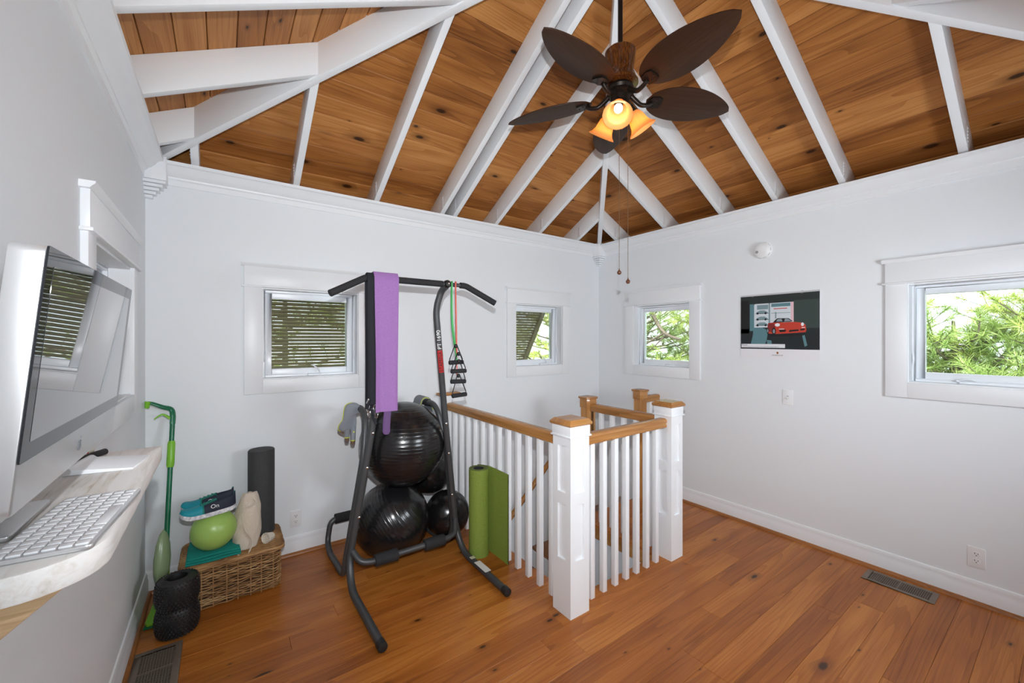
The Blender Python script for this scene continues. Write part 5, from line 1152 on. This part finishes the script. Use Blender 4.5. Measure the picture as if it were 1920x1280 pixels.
def plate(name, side, u, z, label, cat, group=None, sw=False):
    f = MAP[side]; n = Vector(f(0, -1, 0)) - Vector(f(0, 0, 0)); M = frame_from(f(u, 0, z), (0, 0, 1) , n); M = frame_from(f(u, 0, z), Vector((0, 0, 1)).cross(n), n)
    t = thing(name, f(u, 0, z - 0.057), label, cat, group); MB().prism(rr2(0.070, 0.114, 0.004), M, 0.0002, 0.005).build('cover_plate', PLASTIC, t, bev=0.0015)
    if sw:
        MB().obox(M @ T(0, 0, 0.0055), 0.012, 0.026, 0.002).build('toggle_slot', SLOT if False else mat('slot_grey', (0.5, 0.5, 0.5), 0.5), t); MB().obox(M @ T(0, -0.004, 0.011) @ Matrix.Rotation(radians(28), 4, 'X'), 0.009, 0.011, 0.018).build('toggle', PLASTIC, t, bev=0.001)
        for s in (-1, 1): MB().lathe([(0.003, 0.005), (0.002, 0.006), (0.0001, 0.006)], M @ T(0, s * 0.030, 0), 10).build('screw', PLASTIC, t)
    else:
        for s in (-1, 1):
            b = MB().prism([(0.0165 * cos(a), max(-0.013, min(0.013, 0.0175 * sin(a)))) for a in [2 * pi * k / 24 for k in range(24)]], M @ T(0, s * 0.0195, 0), 0.005, 0.0068).build('socket', PLASTIC, t)
            sl = MB()
            for x, h in ((-0.0062, 0.0085), (0.0062, 0.007)): sl.obox(M @ T(x, s * 0.0195 + 0.003, 0.0069), 0.0024, h, 0.0006)
            sl.lathe([(0.0027, 0.0066), (0.0027, 0.0072), (0.0001, 0.0072)], M @ T(0, s * 0.0195 - 0.0075, 0), 10); sl.build('slots', SLOT, b)
        MB().lathe([(0.003, 0.005), (0.002, 0.0062), (0.0001, 0.0062)], M, 10).build('screw', PLASTIC, t)
    return t
plate('light_switch', 'B', 1.298, 1.060, 'white toggle light switch on the right wall below the calendar', 'light switch', sw=True)
plate('power_outlet', 'B', 0.350, 0.258, 'white double power outlet low on the right wall', 'power outlet', 'power outlets')
plate('power_outlet', 'A', 0.420, 0.243, 'white double power outlet low on the far wall beside the basket', 'power outlet', 'power outlets')
# floor registers
def register(x0, x1, y0, y1, nx, ny, label, bar=None):
    t = thing('floor_vent', ((x0 + x1) / 2, (y0 + y1) / 2, 0), label, 'floor vent', 'metal floor vents'); b = 0.027
    fr = MB(); prof = [(0, 0.0005), (0.004, 0.004), (b, 0.0045), (b, 0.0005)]
    for (a0, a1, c0, c1) in ((x0, x1, y0, y0 + b), (x0, x1, y1 - b, y1), (x0, x0 + b, y0 + b, y1 - b), (x1 - b, x1, y0 + b, y1 - b)): fr.box(a0, a1, c0, c1, 0.0003, 0.0045)
    fr.build('frame', VENTM, t, bev=0.0012); MB().box(x0 + b, x1 - b, y0 + b, y1 - b, 0.0002, 0.0008).build('dark_duct', VENTD, t)
    X0, X1, Y0, Y1 = x0 + b, x1 - b, y0 + b, y1 - b; g1 = None
    for k in range(1, nx):
        x = X0 + (X1 - X0) * k / nx; M = T(x, (Y0 + Y1) / 2, 0.0026)
        if g1 is None: g1 = MB().obox(M, 0.0022, Y1 - Y0, 0.0026).build('grille_bar', VENTM, t, frame=M)
        else: dup(g1, M, t)
    g2 = None
    for k in range(1, ny):
        y = Y0 + (Y1 - Y0) * k / ny; M = T((X0 + X1) / 2, y, 0.0026)
        if g2 is None: g2 = MB().obox(M, X1 - X0, 0.0024, 0.0030).build('grille_louvre', VENTM, t, frame=M)
        else: dup(g2, M, t)
    MB().box(X0, X1, (Y0 + Y1) / 2 - 0.004, (Y0 + Y1) / 2 + 0.004, 0.0010, 0.0046).build('centre_bar', VENTM, t)
register(-0.338, -0.160, 2.27, 2.605, 12, 26, 'taupe metal floor vent at the foot of the left wall')
register(3.275, 3.435, 0.485, 0.81, 10, 30, 'taupe metal floor vent beside the right wall baseboard')

# ------------------------------------------------------------------ outdoors: ground and pines
tag(MB().box(-25, 40, -25, 40, -6.2, -6.0).build('ground', speckle(mat('grass', (0.12, 0.2, 0.05), 0.9), (0.10, 0.17, 0.04), (0.2, 0.28, 0.08), 0.8, 0.1), smooth=False), kind='structure')
def pine(x, y, ztop, spread, seed, label, needle, nbr, zlow=0.2, extra=()):
    """pine with a slim trunk, upswept boughs and tufts of long needles"""
    rg = random.Random(seed); t = thing('pine_tree', (x, y, -6.0), label, 'tree', 'pine trees outside the windows')
    lean = Vector((rg.uniform(-.25, .25), rg.uniform(-.25, .25), 0)); top = Vector((x, y, ztop)) + lean
    MB().tube(smooth_path([(x, y, -6.0), (x + lean.x * .3, y + lean.y * .3, -2), (x + lean.x * .7, y + lean.y * .7, 0.6), top], 6), [0.12 - 0.105 * i / 18 for i in range(19)], 10).build('trunk', BARK, t)
    br = MB(); tips = []
    for k in range(nbr):
        z = zlow + (ztop - zlow) * (k + rg.random()) / nbr; f = (z + 6) / (ztop + 6); base_ = Vector((x, y, 0)).lerp(Vector((top.x, top.y, 0)), f); base_.z = z - 0.25
        a = rg.uniform(0, 2 * pi); L = spread * rg.uniform(0.55, 1.0) * (1.1 - 0.65 * (z - zlow) / (ztop - zlow))
        d = Vector((cos(a), sin(a), rg.uniform(0.0, 0.35))); mid = base_ + d * L * 0.5 + Vector((rg.uniform(-.08, .08), rg.uniform(-.08, .08), rg.uniform(-.08, .04)))
        pth = smooth_path([base_, mid, base_ + d * L + Vector((0, 0, rg.uniform(0.05, 0.25)))], 6); br.tube(pth, [0.020 - 0.015 * i / 12 for i in range(13)], 5)
        for j in range(9):
            s_ = pth[rg.randrange(4, 13)]; e_ = s_ + d * rg.uniform(0, 0.12) + Vector((rg.uniform(-.22, .22), rg.uniform(-.22, .22), rg.uniform(-0.02, 0.24))); br.tube([s_, e_], [0.006, 0.003], 4); tips.append((e_, (e_ - s_).normalized()))
        tips.append((pth[-1], (pth[-1] - pth[-3]).normalized()))
    for pts, r0 in extra:
        pth = smooth_path(pts, 6); br.tube(pth, [r0 * (1 - 0.6 * i / (len(pth) - 1)) for i in range(len(pth))], 7)
    tag(br.build('branches', BARK, t), kind='stuff')
    nr = np.random.default_rng(seed); P = np.array([p[:] for p, d in tips]); D = np.array([d[:] for p, d in tips]); K = 46
    P = np.repeat(P, K, 0); D = np.repeat(D, K, 0); n = len(P)
    v = nr.normal(size=(n, 3)); v /= np.linalg.norm(v, axis=1)[:, None]; v = D * 0.75 + v * 0.8; v /= np.linalg.norm(v, axis=1)[:, None]
    b0 = P - D * nr.uniform(0, 0.12, (n, 1)); s = np.cross(v, nr.normal(size=(n, 3))); s /= np.linalg.norm(s, axis=1)[:, None]; s *= 0.0034
    tp = b0 + v * nr.uniform(0.10, 0.19, (n, 1)); tp[:, 2] -= 0.012
    V = np.stack([b0 - s, b0 + s, tp], 1).reshape(-1, 3) - P.mean(0)
    me = bpy.data.meshes.new('needles'); me.vertices.add(3 * n); me.vertices.foreach_set('co', V.ravel()); me.loops.add(3 * n); me.loops.foreach_set('vertex_index', np.arange(3 * n))
    me.polygons.add(n); me.polygons.foreach_set('loop_start', np.arange(n) * 3); me.polygons.foreach_set('loop_total', np.full(n, 3)); me.update(); me.materials.append(needle)
    tag(link(bpy.data.objects.new('needles', me), T(*P.mean(0)), t), kind='stuff')
pine(7.6, 5.6, 3.9, 1.7, 11, 'pine with a thick diagonal bough outside the small right-wall window', NEEDLE2, 95, 0.0, (([(7.35, 5.5, 2.6), (7.0, 4.95, 1.95), (6.75, 4.55, 1.62), (6.7, 4.2, 1.5)], 0.055), ([(6.75, 4.55, 1.62), (6.7, 4.9, 1.42), (6.75, 5.2, 1.25)], 0.024), ([(6.75, 4.5, 1.6), (6.7, 4.75, 1.35), (6.8, 5.0, 1.22)], 0.016)))
pine(8.0, 3.9, 3.2, 1.5, 18, 'pine standing right of the diagonal bough outside the corner window', NEEDLE, 90, 0.0)
pine(7.2, 1.55, 2.15, 1.15, 12, 'bright yellow-green pine at the left of the right-hand window', NEEDLE, 46, 0.1)
pine(7.0, 0.75, 1.72, 1.2, 19, 'low young pine along the bottom of the right-hand window', NEEDLE2, 75, 0.1)
pine(7.6, -0.15, 2.45, 1.35, 13, 'tall pine at the right side of the right-hand window', NEEDLE, 50, 0.1)
pine(10.5, 8.0, 5.0, 2.6, 14, 'pine standing farthest off beyond the corner window', NEEDLE2, 110, 0.0)
pine(5.4, 6.6, 3.2, 1.6, 15, 'pine beside the tilted shutter of the small far-wall window', NEEDLE, 85, 0.0)
pine(2.6, 7.4, 3.4, 1.9, 16, 'pine showing between the shutter slats on the far wall', NEEDLE, 45, 0.0)
pine(0.8, 7.2, 3.2, 1.8, 17, 'pine straight behind the left far-wall shutter', NEEDLE, 45, 0.0)
